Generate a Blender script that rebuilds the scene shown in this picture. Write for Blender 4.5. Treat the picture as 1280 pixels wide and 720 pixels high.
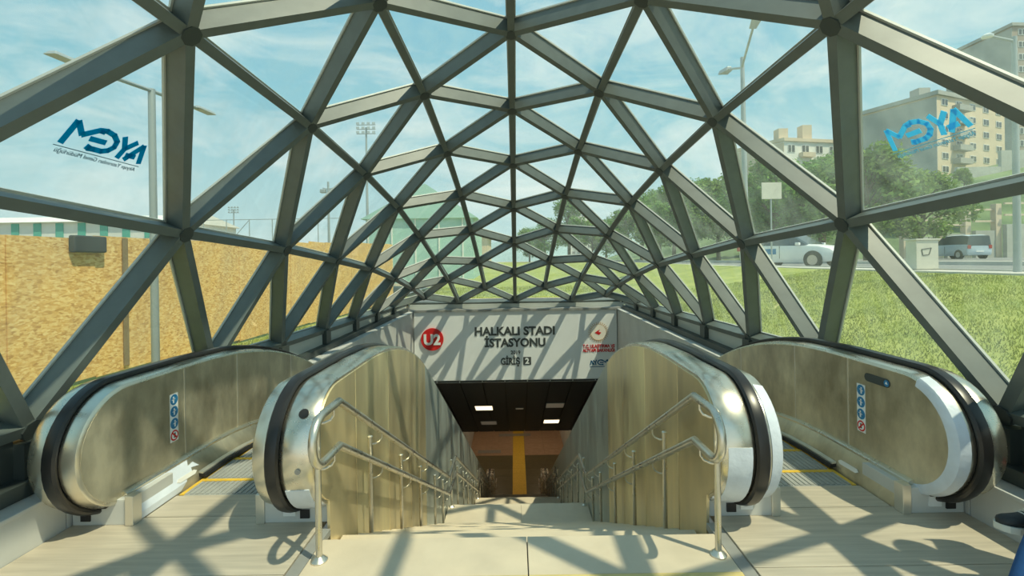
import bpy, math, random
from mathutils import Vector, Matrix

random.seed(11)
S = bpy.context.scene
for o in list(bpy.data.objects):
    bpy.data.objects.remove(o, do_unlink=True)
COL = S.collection

# ------------------------------------------------------------------ camera
CAM_H, FOC, PU, PV, ROLL = 1.68, 590.0, 643.0, 325.0, 0.015
cam_d = bpy.data.cameras.new('camera')
cam = bpy.data.objects.new('camera', cam_d); COL.objects.link(cam)
cam_d.sensor_fit = 'HORIZONTAL'; cam_d.sensor_width = 36.0
cam_d.lens = FOC / 1280 * 36.0
cam_d.shift_x = (640 - PU) / 1280
cam_d.shift_y = (PV - 360) / 1280
cam_d.clip_start = 0.05; cam_d.clip_end = 3000
cam.matrix_world = Matrix.Translation((0, 0, CAM_H)) @ Matrix.Rotation(math.pi/2, 4, 'X') @ Matrix.Rotation(-ROLL, 4, 'Z')
S.camera = cam

# ------------------------------------------------------------------ sky, sun, exposure
SUN_EL, SUN_AZ = math.radians(60.5), Vector((0.81, -0.585))
w = bpy.data.worlds.new('sky'); S.world = w; w.use_nodes = True
nt = w.node_tree; N = nt.nodes; L = nt.links; N.clear()
out = N.new('ShaderNodeOutputWorld'); bg = N.new('ShaderNodeBackground')
tc = N.new('ShaderNodeTexCoord'); sep = N.new('ShaderNodeSeparateXYZ')
L.new(tc.outputs['Generated'], sep.inputs[0])
ramp = N.new('ShaderNodeValToRGB'); e = ramp.color_ramp.elements
e[0].position = 0.0; e[0].color = (0.62, 0.76, 0.74, 1)
e[1].position = 0.9; e[1].color = (0.13, 0.38, 0.60, 1)
m = e.new(0.30); m.color = (0.29, 0.56, 0.66, 1)
L.new(sep.outputs['Z'], ramp.inputs[0])
mp = N.new('ShaderNodeMapping'); mp.inputs['Scale'].default_value = (1.6, 1.6, 4.5)
L.new(tc.outputs['Generated'], mp.inputs[0])
nz = N.new('ShaderNodeTexNoise'); nz.inputs['Scale'].default_value = 2.2; nz.inputs['Detail'].default_value = 8; nz.inputs['Roughness'].default_value = 0.6
nz.inputs['Distortion'].default_value = 0.6
L.new(mp.outputs[0], nz.inputs['Vector'])
cr = N.new('ShaderNodeValToRGB'); cr.color_ramp.elements[0].position = 0.44; cr.color_ramp.elements[1].position = 0.78
L.new(nz.outputs[0], cr.inputs[0])
mx = N.new('ShaderNodeMix'); mx.data_type = 'RGBA'; mx.inputs[7].default_value = (0.88, 0.90, 0.86, 1)
L.new(cr.outputs[0], mx.inputs[0]); L.new(ramp.outputs[0], mx.inputs[6])
L.new(mx.outputs[2], bg.inputs[0]); bg.inputs[1].default_value = 1.1
L.new(bg.outputs[0], out.inputs[0])

sd = bpy.data.lights.new('sun', 'SUN'); sd.energy = 4.9; sd.angle = math.radians(0.8); sd.color = (1.0, 0.88, 0.64)
sun = bpy.data.objects.new('sun', sd); COL.objects.link(sun)
SUND = Vector((SUN_AZ.x*math.cos(SUN_EL), SUN_AZ.y*math.cos(SUN_EL), math.sin(SUN_EL))).normalized()
sun.rotation_euler = SUND.to_track_quat('Z', 'Y').to_euler(); sun.location = SUND*60

vs = S.view_settings
vs.view_transform = 'Standard'; vs.look = 'None'; vs.gamma = 1.0; vs.use_curve_mapping = False
vs.exposure = 0.12

# ------------------------------------------------------------------ materials
def principled(name):
    m = bpy.data.materials.new(name); m.use_nodes = True
    return m, m.node_tree, m.node_tree.nodes['Principled BSDF']

def mat(name, col, rough=0.5, metal=0.0, var=0.0, vscale=4.0, stretch=(1, 1, 1), bump=0.0, bscale=40.0,
        emit=None, estr=0.0, rvar=0.0, col2=None, detail=6.0, spec=0.5):
    m, nt, b = principled(name)
    N, L = nt.nodes, nt.links
    b.inputs['Base Color'].default_value = (*col, 1)
    b.inputs['Roughness'].default_value = rough
    b.inputs['Metallic'].default_value = metal
    b.inputs['Specular IOR Level'].default_value = spec
    if emit:
        b.inputs['Emission Color'].default_value = (*emit, 1); b.inputs['Emission Strength'].default_value = estr
    if var or col2 or bump or rvar:
        tc = N.new('ShaderNodeTexCoord'); mp = N.new('ShaderNodeMapping')
        mp.inputs['Scale'].default_value = stretch
        L.new(tc.outputs['Object'], mp.inputs[0])
        n = N.new('ShaderNodeTexNoise'); n.inputs['Scale'].default_value = vscale; n.inputs['Detail'].default_value = detail
        n.inputs['Roughness'].default_value = 0.6
        L.new(mp.outputs[0], n.inputs['Vector'])
        r = N.new('ShaderNodeValToRGB'); r.color_ramp.elements[0].position = 0.32; r.color_ramp.elements[1].position = 0.68
        a = tuple(max(0, c*(1-var)) for c in col); c2 = col2 or tuple(min(1, c*(1+var)) for c in col)
        r.color_ramp.elements[0].color = (*a, 1); r.color_ramp.elements[1].color = (*c2, 1)
        L.new(n.outputs[0], r.inputs[0]); L.new(r.outputs[0], b.inputs['Base Color'])
        if rvar:
            mr = N.new('ShaderNodeMapRange'); mr.inputs[1].default_value = 0.3; mr.inputs[2].default_value = 0.7
            mr.inputs[3].default_value = max(0.02, rough-rvar); mr.inputs[4].default_value = min(1, rough+rvar)
            L.new(n.outputs[0], mr.inputs[0]); L.new(mr.outputs[0], b.inputs['Roughness'])
        if bump:
            n2 = N.new('ShaderNodeTexNoise'); n2.inputs['Scale'].default_value = bscale; n2.inputs['Detail'].default_value = 4
            L.new(mp.outputs[0], n2.inputs['Vector'])
            bp = N.new('ShaderNodeBump'); bp.inputs['Strength'].default_value = bump; bp.inputs['Distance'].default_value = 0.02
            L.new(n2.outputs[0], bp.inputs['Height']); L.new(bp.outputs[0], b.inputs['Normal'])
    return m

def glass_mat(name, tint, veil, vcol, refl):
    m = bpy.data.materials.new(name); m.use_nodes = True
    nt = m.node_tree; N, L = nt.nodes, nt.links; N.clear()
    o = N.new('ShaderNodeOutputMaterial'); t = N.new('ShaderNodeBsdfTransparent'); t.inputs[0].default_value = (*tint, 1)
    g = N.new('ShaderNodeBsdfGlossy'); g.inputs['Roughness'].default_value = 0.01; g.inputs[0].default_value = (1, 1, 1, 1)
    d = N.new('ShaderNodeBsdfDiffuse'); d.inputs[0].default_value = (*vcol, 1)
    tr = N.new('ShaderNodeBsdfTranslucent'); tr.inputs[0].default_value = (*vcol, 1)
    dm = N.new('ShaderNodeMixShader'); dm.inputs[0].default_value = 0.6
    L.new(d.outputs[0], dm.inputs[1]); L.new(tr.outputs[0], dm.inputs[2])
    # streaky dirt
    tc = N.new('ShaderNodeTexCoord'); mp = N.new('ShaderNodeMapping'); mp.inputs['Scale'].default_value = (3.5, 3.5, 0.7)
    L.new(tc.outputs['Object'], mp.inputs[0])
    n = N.new('ShaderNodeTexNoise'); n.inputs['Scale'].default_value = 1.6; n.inputs['Detail'].default_value = 7
    L.new(mp.outputs[0], n.inputs['Vector'])
    mr = N.new('ShaderNodeMapRange'); mr.inputs[1].default_value = 0.35; mr.inputs[2].default_value = 0.75
    mr.inputs[3].default_value = veil*0.55; mr.inputs[4].default_value = veil*1.7
    L.new(n.outputs[0], mr.inputs[0])
    m1 = N.new('ShaderNodeMixShader'); L.new(mr.outputs[0], m1.inputs[0])
    L.new(t.outputs[0], m1.inputs[1]); L.new(dm.outputs[0], m1.inputs[2])
    lw = N.new('ShaderNodeLayerWeight'); lw.inputs[0].default_value = 0.5
    pw = N.new('ShaderNodeMath'); pw.operation = 'POWER'; pw.inputs[1].default_value = 5.0; L.new(lw.outputs['Facing'], pw.inputs[0])
    ml = N.new('ShaderNodeMath'); ml.operation = 'MULTIPLY_ADD'; ml.inputs[1].default_value = 0.45; ml.inputs[2].default_value = refl; L.new(pw.outputs[0], ml.inputs[0])
    m2 = N.new('ShaderNodeMixShader'); L.new(ml.outputs[0], m2.inputs[0])
    L.new(m1.outputs[0], m2.inputs[1]); L.new(g.outputs[0], m2.inputs[2])
    L.new(m2.outputs[0], o.inputs[0])
    return m

def sticker_mat(name, col):
    m = bpy.data.materials.new(name); m.use_nodes = True
    nt = m.node_tree; N, L = nt.nodes, nt.links; N.clear()
    o = N.new('ShaderNodeOutputMaterial'); d = N.new('ShaderNodeBsdfDiffuse'); t = N.new('ShaderNodeBsdfTranslucent')
    d.inputs[0].default_value = (*col, 1); t.inputs[0].default_value = (*col, 1)
    x = N.new('ShaderNodeMixShader'); x.inputs[0].default_value = 0.5
    L.new(d.outputs[0], x.inputs[1]); L.new(t.outputs[0], x.inputs[2]); L.new(x.outputs[0], o.inputs[0])
    return m

def osb_mat():
    m, nt, b = principled('strand_board'); N, L = nt.nodes, nt.links
    tc = N.new('ShaderNodeTexCoord')
    cols = []
    for k, rot in enumerate((0.9, -1.1)):
        mp = N.new('ShaderNodeMapping'); mp.inputs['Scale'].default_value = (1, 13, 34); mp.inputs['Rotation'].default_value = (rot, 0, 0)
        L.new(tc.outputs['Object'], mp.inputs[0])
        v = N.new('ShaderNodeTexVoronoi'); v.inputs['Scale'].default_value = 1.3; v.inputs['Randomness'].default_value = 1.0
        L.new(mp.outputs[0], v.inputs['Vector']); cols.append(v)
    mixf = N.new('ShaderNodeMix'); mixf.data_type = 'RGBA'
    nz = N.new('ShaderNodeTexNoise'); nz.inputs['Scale'].default_value = 7; nz.inputs['Detail'].default_value = 5
    L.new(tc.outputs['Object'], nz.inputs['Vector'])
    rs = N.new('ShaderNodeValToRGB'); rs.color_ramp.elements[0].position = .45; rs.color_ramp.elements[1].position = .55
    L.new(nz.outputs[0], rs.inputs[0]); L.new(rs.outputs[0], mixf.inputs[0])
    L.new(cols[0].outputs['Color'], mixf.inputs[6]); L.new(cols[1].outputs['Color'], mixf.inputs[7])
    bw = N.new('ShaderNodeRGBToBW'); L.new(mixf.outputs[2], bw.inputs[0])
    r = N.new('ShaderNodeValToRGB'); e = r.color_ramp.elements
    e[0].position = 0.12; e[0].color = (0.54, 0.29, 0.085, 1); e[1].position = 0.9; e[1].color = (0.94, 0.68, 0.32, 1)
    q = e.new(0.4); q.color = (0.76, 0.45, 0.145, 1)
    L.new(bw.outputs[0], r.inputs[0])
    n2 = N.new('ShaderNodeTexNoise'); n2.inputs['Scale'].default_value = 1.2; L.new(tc.outputs['Object'], n2.inputs['Vector'])
    mm = N.new('ShaderNodeMix'); mm.data_type = 'RGBA'; mm.blend_type = 'MULTIPLY'
    r2 = N.new('ShaderNodeValToRGB'); r2.color_ramp.elements[0].color = (.8, .8, .8, 1); r2.color_ramp.elements[1].color = (1.1, 1.08, 1.0, 1)
    L.new(n2.outputs[0], r2.inputs[0]); mm.inputs[0].default_value = 1.0
    L.new(r.outputs[0], mm.inputs[6]); L.new(r2.outputs[0], mm.inputs[7])
    L.new(mm.outputs[2], b.inputs['Base Color']); b.inputs['Roughness'].default_value = 0.8
    return m

def leaf_mat(name, c):
    m = bpy.data.materials.new(name); m.use_nodes = True
    nt = m.node_tree; N, L = nt.nodes, nt.links; N.clear()
    o = N.new('ShaderNodeOutputMaterial'); d = N.new('ShaderNodeBsdfDiffuse'); t = N.new('ShaderNodeBsdfTranslucent')
    tc = N.new('ShaderNodeTexCoord'); n = N.new('ShaderNodeTexNoise'); n.inputs['Scale'].default_value = 0.9; n.inputs['Detail'].default_value = 5
    L.new(tc.outputs['Object'], n.inputs['Vector'])
    r = N.new('ShaderNodeValToRGB'); r.color_ramp.elements[0].position = .3; r.color_ramp.elements[1].position = .7
    r.color_ramp.elements[0].color = (c[0]*.6, c[1]*.6, c[2]*.6, 1); r.color_ramp.elements[1].color = (c[0]*1.4, c[1]*1.4, c[2]*1.4, 1)
    L.new(n.outputs[0], r.inputs[0]); L.new(r.outputs[0], d.inputs[0]); L.new(r.outputs[0], t.inputs[0])
    x = N.new('ShaderNodeMixShader'); x.inputs[0].default_value = 0.35
    L.new(d.outputs[0], x.inputs[1]); L.new(t.outputs[0], x.inputs[2]); L.new(x.outputs[0], o.inputs[0])
    return m

M = {}
for nm_, k_ in (('steel', 1.0), ('steel_b', 0.90), ('steel_c', 1.08)):
    M[nm_] = mat('brushed_'+nm_, (0.83*k_, 0.71*k_, 0.45*k_), 0.40, 0.82, 0.17, 1.1, (1, 2.2, 0.6), 0.03, 60, rvar=0.10, detail=3)
M['steel_cool'] = mat('cool_grey_steel', (0.52, 0.56, 0.52), 0.42, 0.75, 0.15, 1.1, (1, 2.2, 0.6), 0.03, 60, rvar=0.08, detail=3)  # cooler grey tone for the cladding panels further down
M['steel_in'] = mat('balustrade_steel', (0.60, 0.55, 0.42), 0.44, 0.80, 0.32, 2.6, (1, 1.4, 0.8), 0.04, 50, rvar=0.12)
M['steel_seam'] = mat('bright_steel_strip', (0.75, 0.73, 0.66), 0.3, 0.8)
M['chrome'] = mat('polished_deck', (0.74, 0.69, 0.57), 0.27, 0.95, 0.10, 3, rvar=0.06)
M['tube'] = mat('handrail_steel', (0.66, 0.63, 0.55), 0.30, 0.92, 0.08, 8, rvar=0.06)
M['film'] = mat('white_protective_film', (0.66, 0.72, 0.80), 0.45, 0.0, 0.08, 6, bump=0.15, bscale=30)
M['rubber'] = mat('black_rubber', (0.018, 0.017, 0.017), 0.32, 0.0)
M['black'] = mat('black_plastic', (0.012, 0.012, 0.013), 0.5)
M['beam'] = mat('grey_green_paint', (0.115, 0.140, 0.132), 0.50, 0.0, 0.10, 6, spec=0.7)
M['gasket'] = mat('glazing_gasket', (0.50, 0.53, 0.50), 0.5)
M['hub'] = mat('node_paint', (0.06, 0.075, 0.072), 0.45, 0.2)
M['glass'] = glass_mat('dusty_green_glass', (0.915, 0.96, 0.945), 0.07, (0.76, 0.88, 0.84), 0.02)
M['stone'] = mat('cream_stone', (0.585, 0.50, 0.375), 0.55, 0, 0.07, 3, bump=0.03, bscale=60, detail=10)
M['plate'] = mat('brushed_floor_plate', (0.51, 0.45, 0.355), 0.5, 0.1, 0.13, 2.2, (0.7, 14, 1), 0.05, 40)
M['joint'] = mat('dark_joint', (0.12, 0.12, 0.11), 0.7)
M['channel'] = mat('channel_steel', (0.34, 0.34, 0.32), 0.5, 0.3, 0.1, 5)
M['yellow'] = mat('yellow_paint', (0.72, 0.46, 0.05), 0.6, 0, 0.12, 10)
M['step'] = mat('ribbed_step_grey', (0.40, 0.41, 0.39), 0.55, 0.25, 0.12, 5)
M['wall'] = mat('grey_wall_panel', (0.58, 0.59, 0.57), 0.5, 0.1, 0.08, 1.5)
M['white'] = mat('white_board', (0.80, 0.82, 0.82), 0.5)
M['red'] = mat('sign_red', (0.62, 0.012, 0.012), 0.4)
M['ink'] = mat('sign_ink', (0.05, 0.06, 0.06), 0.5)
M['blue'] = mat('pictogram_blue', (0.02, 0.20, 0.42), 0.4)
M['navy'] = mat('logo_blue', (0.01, 0.12, 0.26), 0.5)
M['dark'] = mat('dark_ceiling_panel', (0.030, 0.031, 0.035), 0.5, 0.0)
M['lamp'] = mat('lit_diffuser', (0.9, 0.8, 0.6), 0.5, emit=(1.0, 0.80, 0.52), estr=1.8)
M['hall_fill'] = mat('hall_fill_panel', (0.9, 0.8, 0.6), 0.5, emit=(1.0, 0.78, 0.5), estr=5.0)
M['tactile'] = mat('worn_tactile', (0.60, 0.48, 0.20), 0.7, 0, 0.12, 8)
M['lamp_dim'] = mat('dim_diffuser', (0.5, 0.45, 0.36), 0.5, emit=(1.0, 0.82, 0.6), estr=0.06)
M['hallfloor'] = mat('granite_shade_tone', (0.12, 0.10, 0.05), 0.35, 0, 0.12, 5)
M['hallpink'] = mat('granite_lamplit_tone', (0.40, 0.26, 0.17), 0.45, 0, 0.1, 4)
M['osb'] = osb_mat()
M['timber'] = mat('weathered_post', (0.24, 0.17, 0.09), 0.8, 0, 0.2, 6)
M['lawn'] = mat('mown_grass', (0.22, 0.27, 0.04), 0.9, 0, 0.0, 1.2, (1, 1, 1), 0.6, 22, col2=(0.38, 0.40, 0.09), detail=12)
M['blade'] = leaf_mat('grass_blade', (0.30, 0.34, 0.06))
M['soil'] = mat('dry_ground', (0.36, 0.31, 0.2), 0.95, 0, 0.2, 0.6, bump=0.4, bscale=8)
M['asphalt'] = mat('asphalt', (0.22, 0.225, 0.22), 0.85, 0, 0.1, 3)
M['pave'] = mat('pale_paving', (0.55, 0.52, 0.46), 0.8, 0, 0.08, 3)
M['pole'] = mat('galvanised_pole', (0.36, 0.40, 0.40), 0.5, 0.3)
M['leaf'] = leaf_mat('leaf_green', (0.16, 0.29, 0.075))
M['leaf2'] = leaf_mat('leaf_olive', (0.21, 0.31, 0.09))
M['bark'] = mat('bark', (0.12, 0.085, 0.055), 0.9, 0, 0.2, 6)
M['carwhite'] = mat('white_car_paint', (0.80, 0.81, 0.80), 0.25)
M['carblue'] = mat('pale_blue_car_paint', (0.50, 0.60, 0.68), 0.3)
M['carglass'] = mat('car_window', (0.05, 0.07, 0.08), 0.08, 0.0, spec=0.8)
M['tyre'] = mat('tyre', (0.02, 0.02, 0.02), 0.8)
M['alloy'] = mat('wheel_rim', (0.45, 0.46, 0.47), 0.3, 0.8)
M['lens'] = mat('headlamp_lens', (0.75, 0.78, 0.8), 0.15)
M['tail'] = mat('tail_lamp', (0.4, 0.03, 0.02), 0.3)
M['cab'] = mat('cabinet_paint', (0.58, 0.56, 0.48), 0.6, 0, 0.06, 4)
M['beige'] = mat('beige_render', (0.64, 0.52, 0.38), 0.85, 0, 0.06, 0.4)
M['grayr'] = mat('grey_render', (0.36, 0.36, 0.33), 0.85, 0, 0.08, 0.4)
M['brown'] = mat('brown_render', (0.34, 0.27, 0.22), 0.85, 0, 0.08, 0.4)
M['win'] = mat('far_window_glass', (0.07, 0.08, 0.09), 0.2)
M['winframe'] = mat('far_window_frame', (0.75, 0.74, 0.70), 0.6)
M['bwhite'] = mat('white_sheet_wall', (0.74, 0.73, 0.68), 0.7, 0, 0.05, 0.8)
M['bgreen'] = mat('green_sheet_panel', (0.10, 0.40, 0.32), 0.7)
M['teal'] = mat('pale_teal_tone', (0.36, 0.56, 0.50), 0.7, 0, 0.08, 0.5)
M['roof'] = mat('roof_tile', (0.34, 0.27, 0.2), 0.8, 0, 0.1, 2)
M['concrete'] = mat('concrete', (0.42, 0.42, 0.37), 0.85, 0, 0.1, 1)
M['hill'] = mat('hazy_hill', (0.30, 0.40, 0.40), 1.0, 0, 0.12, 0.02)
M['hillgrass'] = mat('embankment_green', (0.09, 0.16, 0.07), 1.0, 0, 0.3, 0.10, (1, 1, 4), 0.5, 2, col2=(0.20, 0.27, 0.12))
M['skin'] = mat('skin', (0.55, 0.34, 0.24), 0.5)
M['jeans'] = mat('blue_jeans', (0.015, 0.08, 0.24), 0.85, 0, 0.15, 30)
M['shirt'] = mat('dark_jacket', (0.04, 0.045, 0.05), 0.8)
M['hair'] = mat('dark_hair', (0.02, 0.014, 0.01), 0.6)
M['shoe'] = mat('black_shoe_fabric', (0.025, 0.028, 0.03), 0.6, 0, 0.3, 30)
M['sole'] = mat('pale_shoe_sole', (0.62, 0.62, 0.56), 0.7)
M['sock'] = mat('green_sock', (0.12, 0.40, 0.05), 0.8)

# ------------------------------------------------------------------ mesh helpers
def link(o):
    COL.objects.link(o); return o

def wloc(o):
    v = Vector((0, 0, 0))
    while o is not None:
        v += o.location; o = o.parent
    return v

class MB:
    def __init__(s):
        s.v = []; s.f = []; s.mi = []
    def add(s, vs, fs, mi=0):
        b = len(s.v); s.v += [Vector(p) for p in vs]
        for f in fs:
            s.f.append([b+i for i in f]); s.mi.append(mi)
        return s
    def hexa(s, p, mi=0):          # 8 corners: bottom 4 ccw, top 4 ccw
        return s.add(p, [(3, 2, 1, 0), (4, 5, 6, 7), (0, 1, 5, 4), (1, 2, 6, 5), (2, 3, 7, 6), (3, 0, 4, 7)], mi)
    def box(s, x0, x1, y0, y1, z0, z1, mi=0):
        if x0 > x1: x0, x1 = x1, x0
        if y0 > y1: y0, y1 = y1, y0
        if z0 > z1: z0, z1 = z1, z0
        return s.hexa([(x0, y0, z0), (x1, y0, z0), (x1, y1, z0), (x0, y1, z0), (x0, y0, z1), (x1, y0, z1), (x1, y1, z1), (x0, y1, z1)], mi)
    def prism_x(s, poly, x0, x1, mi=0):   # poly in (y, z)
        n = len(poly); x0, x1 = min(x0, x1), max(x0, x1)
        a = sum(poly[i][0]*poly[(i+1) % n][1]-poly[(i+1) % n][0]*poly[i][1] for i in range(n))
        if a < 0: poly = poly[::-1]
        vs = [(x0, y, z) for y, z in poly]+[(x1, y, z) for y, z in poly]
        fs = [tuple(range(n))[::-1], tuple(range(n, 2*n))]
        fs += [(i, (i+1) % n, n+(i+1) % n, n+i) for i in range(n)]
        return s.add(vs, fs, mi)
    def prism_z(s, poly, z0, z1, mi=0):   # poly in (x, y)
        n = len(poly)
        a = sum(poly[i][0]*poly[(i+1) % n][1]-poly[(i+1) % n][0]*poly[i][1] for i in range(n))
        if a < 0: poly = poly[::-1]
        vs = [(x, y, z0) for x, y in poly]+[(x, y, z1) for x, y in poly]
        fs = [tuple(range(n))[::-1], tuple(range(n, 2*n))]
        fs += [(i, (i+1) % n, n+(i+1) % n, n+i) for i in range(n)]
        return s.add(vs, fs, mi)
    def tube(s, pts, r, n=8, mi=0, caps=True):
        pts = [Vector(p) for p in pts]; rs = r if isinstance(r, (list, tuple)) else [r]*len(pts)
        rings = []; up = None
        for i, p in enumerate(pts):
            a = pts[max(i-1, 0)]; b = pts[min(i+1, len(pts)-1)]
            t1 = (p-a).normalized() if i > 0 else (b-p).normalized()
            t2 = (b-p).normalized() if i < len(pts)-1 else t1
            t = (t1+t2)
            t = t.normalized() if t.length > 1e-6 else t1
            k = 1.0/max(0.5, t.dot(t1))
            if up is None:
                up = Vector((1, 0, 0)) if abs(t.x) < 0.8 else Vector((0, 0, 1))
            u = (up-t*up.dot(t)).normalized(); v = t.cross(u)
            up = u
            rings.append([p+(u*math.cos(2*math.pi*j/n)+v*math.sin(2*math.pi*j/n)*k)*rs[i] for j in range(n)])
        vs = [q for rg in rings for q in rg]; fs = []
        for i in range(len(pts)-1):
            for j in range(n):
                a, b = i*n+j, i*n+(j+1) % n
                fs.append((a, b, b+n, a+n))
        if caps:
            fs.append(tuple(range(n))[::-1]); fs.append(tuple(range((len(pts)-1)*n, len(pts)*n)))
        return s.add(vs, fs, mi)
    def cyl(s, p0, p1, r0, r1=None, n=12, mi=0):
        return s.tube([p0, p1], [r0, r0 if r1 is None else r1], n, mi)
    def lathe(s, prof, c=(0, 0, 0), n=16, mi=0):      # prof (r, z)
        vs = []; fs = []
        for r, z in prof:
            vs += [(c[0]+r*math.cos(2*math.pi*j/n), c[1]+r*math.sin(2*math.pi*j/n), c[2]+z) for j in range(n)]
        for i in range(len(prof)-1):
            for j in range(n):
                a, b = i*n+j, i*n+(j+1) % n
                fs.append((a, b, b+n, a+n))
        fs.append(tuple(range(n))[::-1]); fs.append(tuple(range((len(prof)-1)*n, len(prof)*n)))
        return s.add(vs, fs, mi)
    def mesh(s, name, mats, off=Vector((0, 0, 0)), smooth=False):
        me = bpy.data.meshes.new(name)
        me.from_pydata([tuple(p-off) for p in s.v], [], s.f)
        for m in (mats if isinstance(mats, (list, tuple)) else [mats]):
            me.materials.append(m)
        if len(me.polygons) == len(s.mi):
            me.polygons.foreach_set('material_index', s.mi)
        if smooth:
            me.polygons.foreach_set('use_smooth', [True]*len(me.polygons))
            try: me.set_sharp_from_angle(angle=math.radians(40))
            except Exception: pass
        me.validate(); me.update()
        return me
    def build(s, name, mats, parent=None, smooth=False, bevel=0.0, world=True):
        off = wloc(parent) if (parent is not None and world) else Vector((0, 0, 0))
        if parent is None and world:      # a top-level mesh gets its origin at its base centre
            lo = [min(p[i] for p in s.v) for i in range(3)]; hi = [max(p[i] for p in s.v) for i in range(3)]
            off = Vector(((lo[0]+hi[0])/2, (lo[1]+hi[1])/2, lo[2]))
        o = link(bpy.data.objects.new(name, s.mesh(name, mats, off, smooth)))
        if parent is not None: o.parent = parent
        elif world: o.location = off
        if bevel:
            b = o.modifiers.new('bevel', 'BEVEL'); b.width = bevel; b.segments = 2; b.limit_method = 'ANGLE'
        return o

def empty(name, loc, rz=0.0):
    o = link(bpy.data.objects.new(name, None)); o.location = loc; o.rotation_euler = (0, 0, rz)
    o.empty_display_size = 0.2
    return o

def tag(o, label=None, cat=None, group=None, kind=None):
    if label: o['label'] = label
    if cat: o['category'] = cat
    if group: o['group'] = group
    if kind: o['kind'] = kind
    return o

def thing(name, loc, label, cat, group=None, rz=0.0):
    return tag(empty(name, loc, rz), label, cat, group)

def struct(o):
    o['kind'] = 'structure'; return o

def inst(name, me, parent, loc, rot=None, scale=None):
    o = link(bpy.data.objects.new(name, me)); o.parent = parent; o.location = loc
    if rot is not None: o.rotation_euler = rot
    if scale is not None: o.scale = scale
    return o

def copy_tree(o, parent=None):
    c = o.copy(); COL.objects.link(c); c.parent = parent
    for ch in list(o.children): copy_tree(ch, c)
    return c

def text_mesh(body, size, extrude=0.004, bold=0.0, align='CENTER'):
    cu = bpy.data.curves.new('lettering', 'FONT'); cu.body = body; cu.size = size; cu.extrude = extrude; cu.offset = bold
    cu.align_x = align; cu.align_y = 'BOTTOM_BASELINE'; cu.resolution_u = 3
    ob = bpy.data.objects.new('lettering_tmp', cu); COL.objects.link(ob)
    dg = bpy.context.evaluated_depsgraph_get()
    me = bpy.data.meshes.new_from_object(ob.evaluated_get(dg))
    bpy.data.objects.remove(ob, do_unlink=True); bpy.data.curves.remove(cu)
    me.name = 'lettering'
    return me

def ray(u, v):
    du, dv = u-PU, PV-v
    c, s_ = math.cos(ROLL), math.sin(ROLL)
    return Vector(((du*c+dv*s_)/FOC, 1.0, (-du*s_+dv*c)/FOC))

CAMP = Vector((0, 0, CAM_H))

# ------------------------------------------------------------------ heights shared by stairs and escalators
T30 = math.tan(math.radians(30)); RAD = 5.2; TAN = RAD*math.tan(math.radians(15))
YW1 = 5.25; DROP = 10.0; YW2 = YW1+DROP/T30
def hh(y):
    if y <= YW1-TAN: return 0.0
    if y < YW1+TAN*math.cos(math.radians(30)):
        d = y-(YW1-TAN); return -RAD+math.sqrt(RAD*RAD-d*d)
    if y <= YW2-TAN*math.cos(math.radians(30)): return -T30*(y-YW1)
    if y < YW2+TAN:
        d = (YW2+TAN)-y; return -DROP+RAD-math.sqrt(RAD*RAD-d*d)
    return -DROP
FL = [(2.86, 7.20, 0.0), (8.08, 12.42, -2.5), (13.28, 17.62, -5.0), (18.48, 22.82, -7.5)]   # flight start, end, top level
def stair_z(y):
    z = 0.0
    for a, b, t in FL:
        if y <= a: return t
        if y < b: return t-2.5*(y-a)/(b-a)
        z = t-2.5
    return z

# ------------------------------------------------------------------ floor of the entrance
X_ST, X_WALL, W_RIM = 1.20, 2.90, 3.10
floor = struct(empty('floor', (0, 0, 0)))
MB().box(-2.98, 2.98, -2.6, 2.86, -0.30, -0.03).build('floor_bed', M['joint'], floor)
def slab(x0, x1, y0, y1, m, zt=0.0, name='slab', b=0.003):
    return MB().box(x0+0.003, x1-0.003, y0+0.003, y1-0.003, -0.05, zt).build(name, M[m], floor, bevel=b)
slab(-1.19, 0.05, 2.515, 2.87, 'stone'); slab(0.05, 1.19, 2.515, 2.87, 'stone')
slab(-1.19, 0.05, 2.22, 2.515, 'tactile', 0.004, 'tactile_strip'); slab(0.05, 1.19, 2.22, 2.515, 'tactile', 0.004, 'tactile_strip')
for k, yy in enumerate((1.3, 0.4, -0.5, -1.5, -2.55)):
    y1 = (2.22, 1.3, 0.4, -0.5, -1.5)[k]
    slab(-1.19, 0.05, yy, y1, 'stone'); slab(0.05, 1.19, yy, y1, 'stone')
for s in (-1, 1):
    a, b = sorted((s*1.19, s*1.27))
    slab(a, b, -2.55, 3.0, 'channel', -0.006, 'drain_channel')
    for y0, y1 in ((2.55, 3.15), (1.5, 2.55), (0.45, 1.5), (-0.6, 0.45), (-2.55, -0.6)):
        xa, xb = sorted((s*1.27, s*2.90))
        slab(xa, xb, y0, y1, 'plate')

# side walls, sign wall, ledges
for s, nm in ((-1, 'left'), (1, 'right')):
    w_ = struct(empty('wall_'+nm, (s*3.0, 5.0, -10.3)))
    seams = [-2.6, -1.2, 0.2, 1.6, 3.03]+[3.03+1.5*k for k in range(1, 22)]
    xi, xo = s*2.90, s*3.36
    MB().box(s*2.92, xo, -2.6, 13.95, -10.3, 0.17).build('wall_core', M['wall'], w_)
    MB().box(s*2.92, xo, 13.95, 34.5, -10.3, -1.3).build('wall_core', M['wall'], w_)
    for a, b in zip(seams[:-1], seams[1:]):
        zb = min(hh(a), hh(b))-0.6
        MB().box(xi, s*2.92, a+0.003, b-0.003, zb, 0.235 if a < 13.0 else -1.8).build('wall_panel', M['wall'], w_, bevel=0.002)
    MB().box(s*2.885, s*3.34, -2.6, 13.36, 0.236, 0.262).build('ledge', M['wall'], w_, bevel=0.004)

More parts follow.
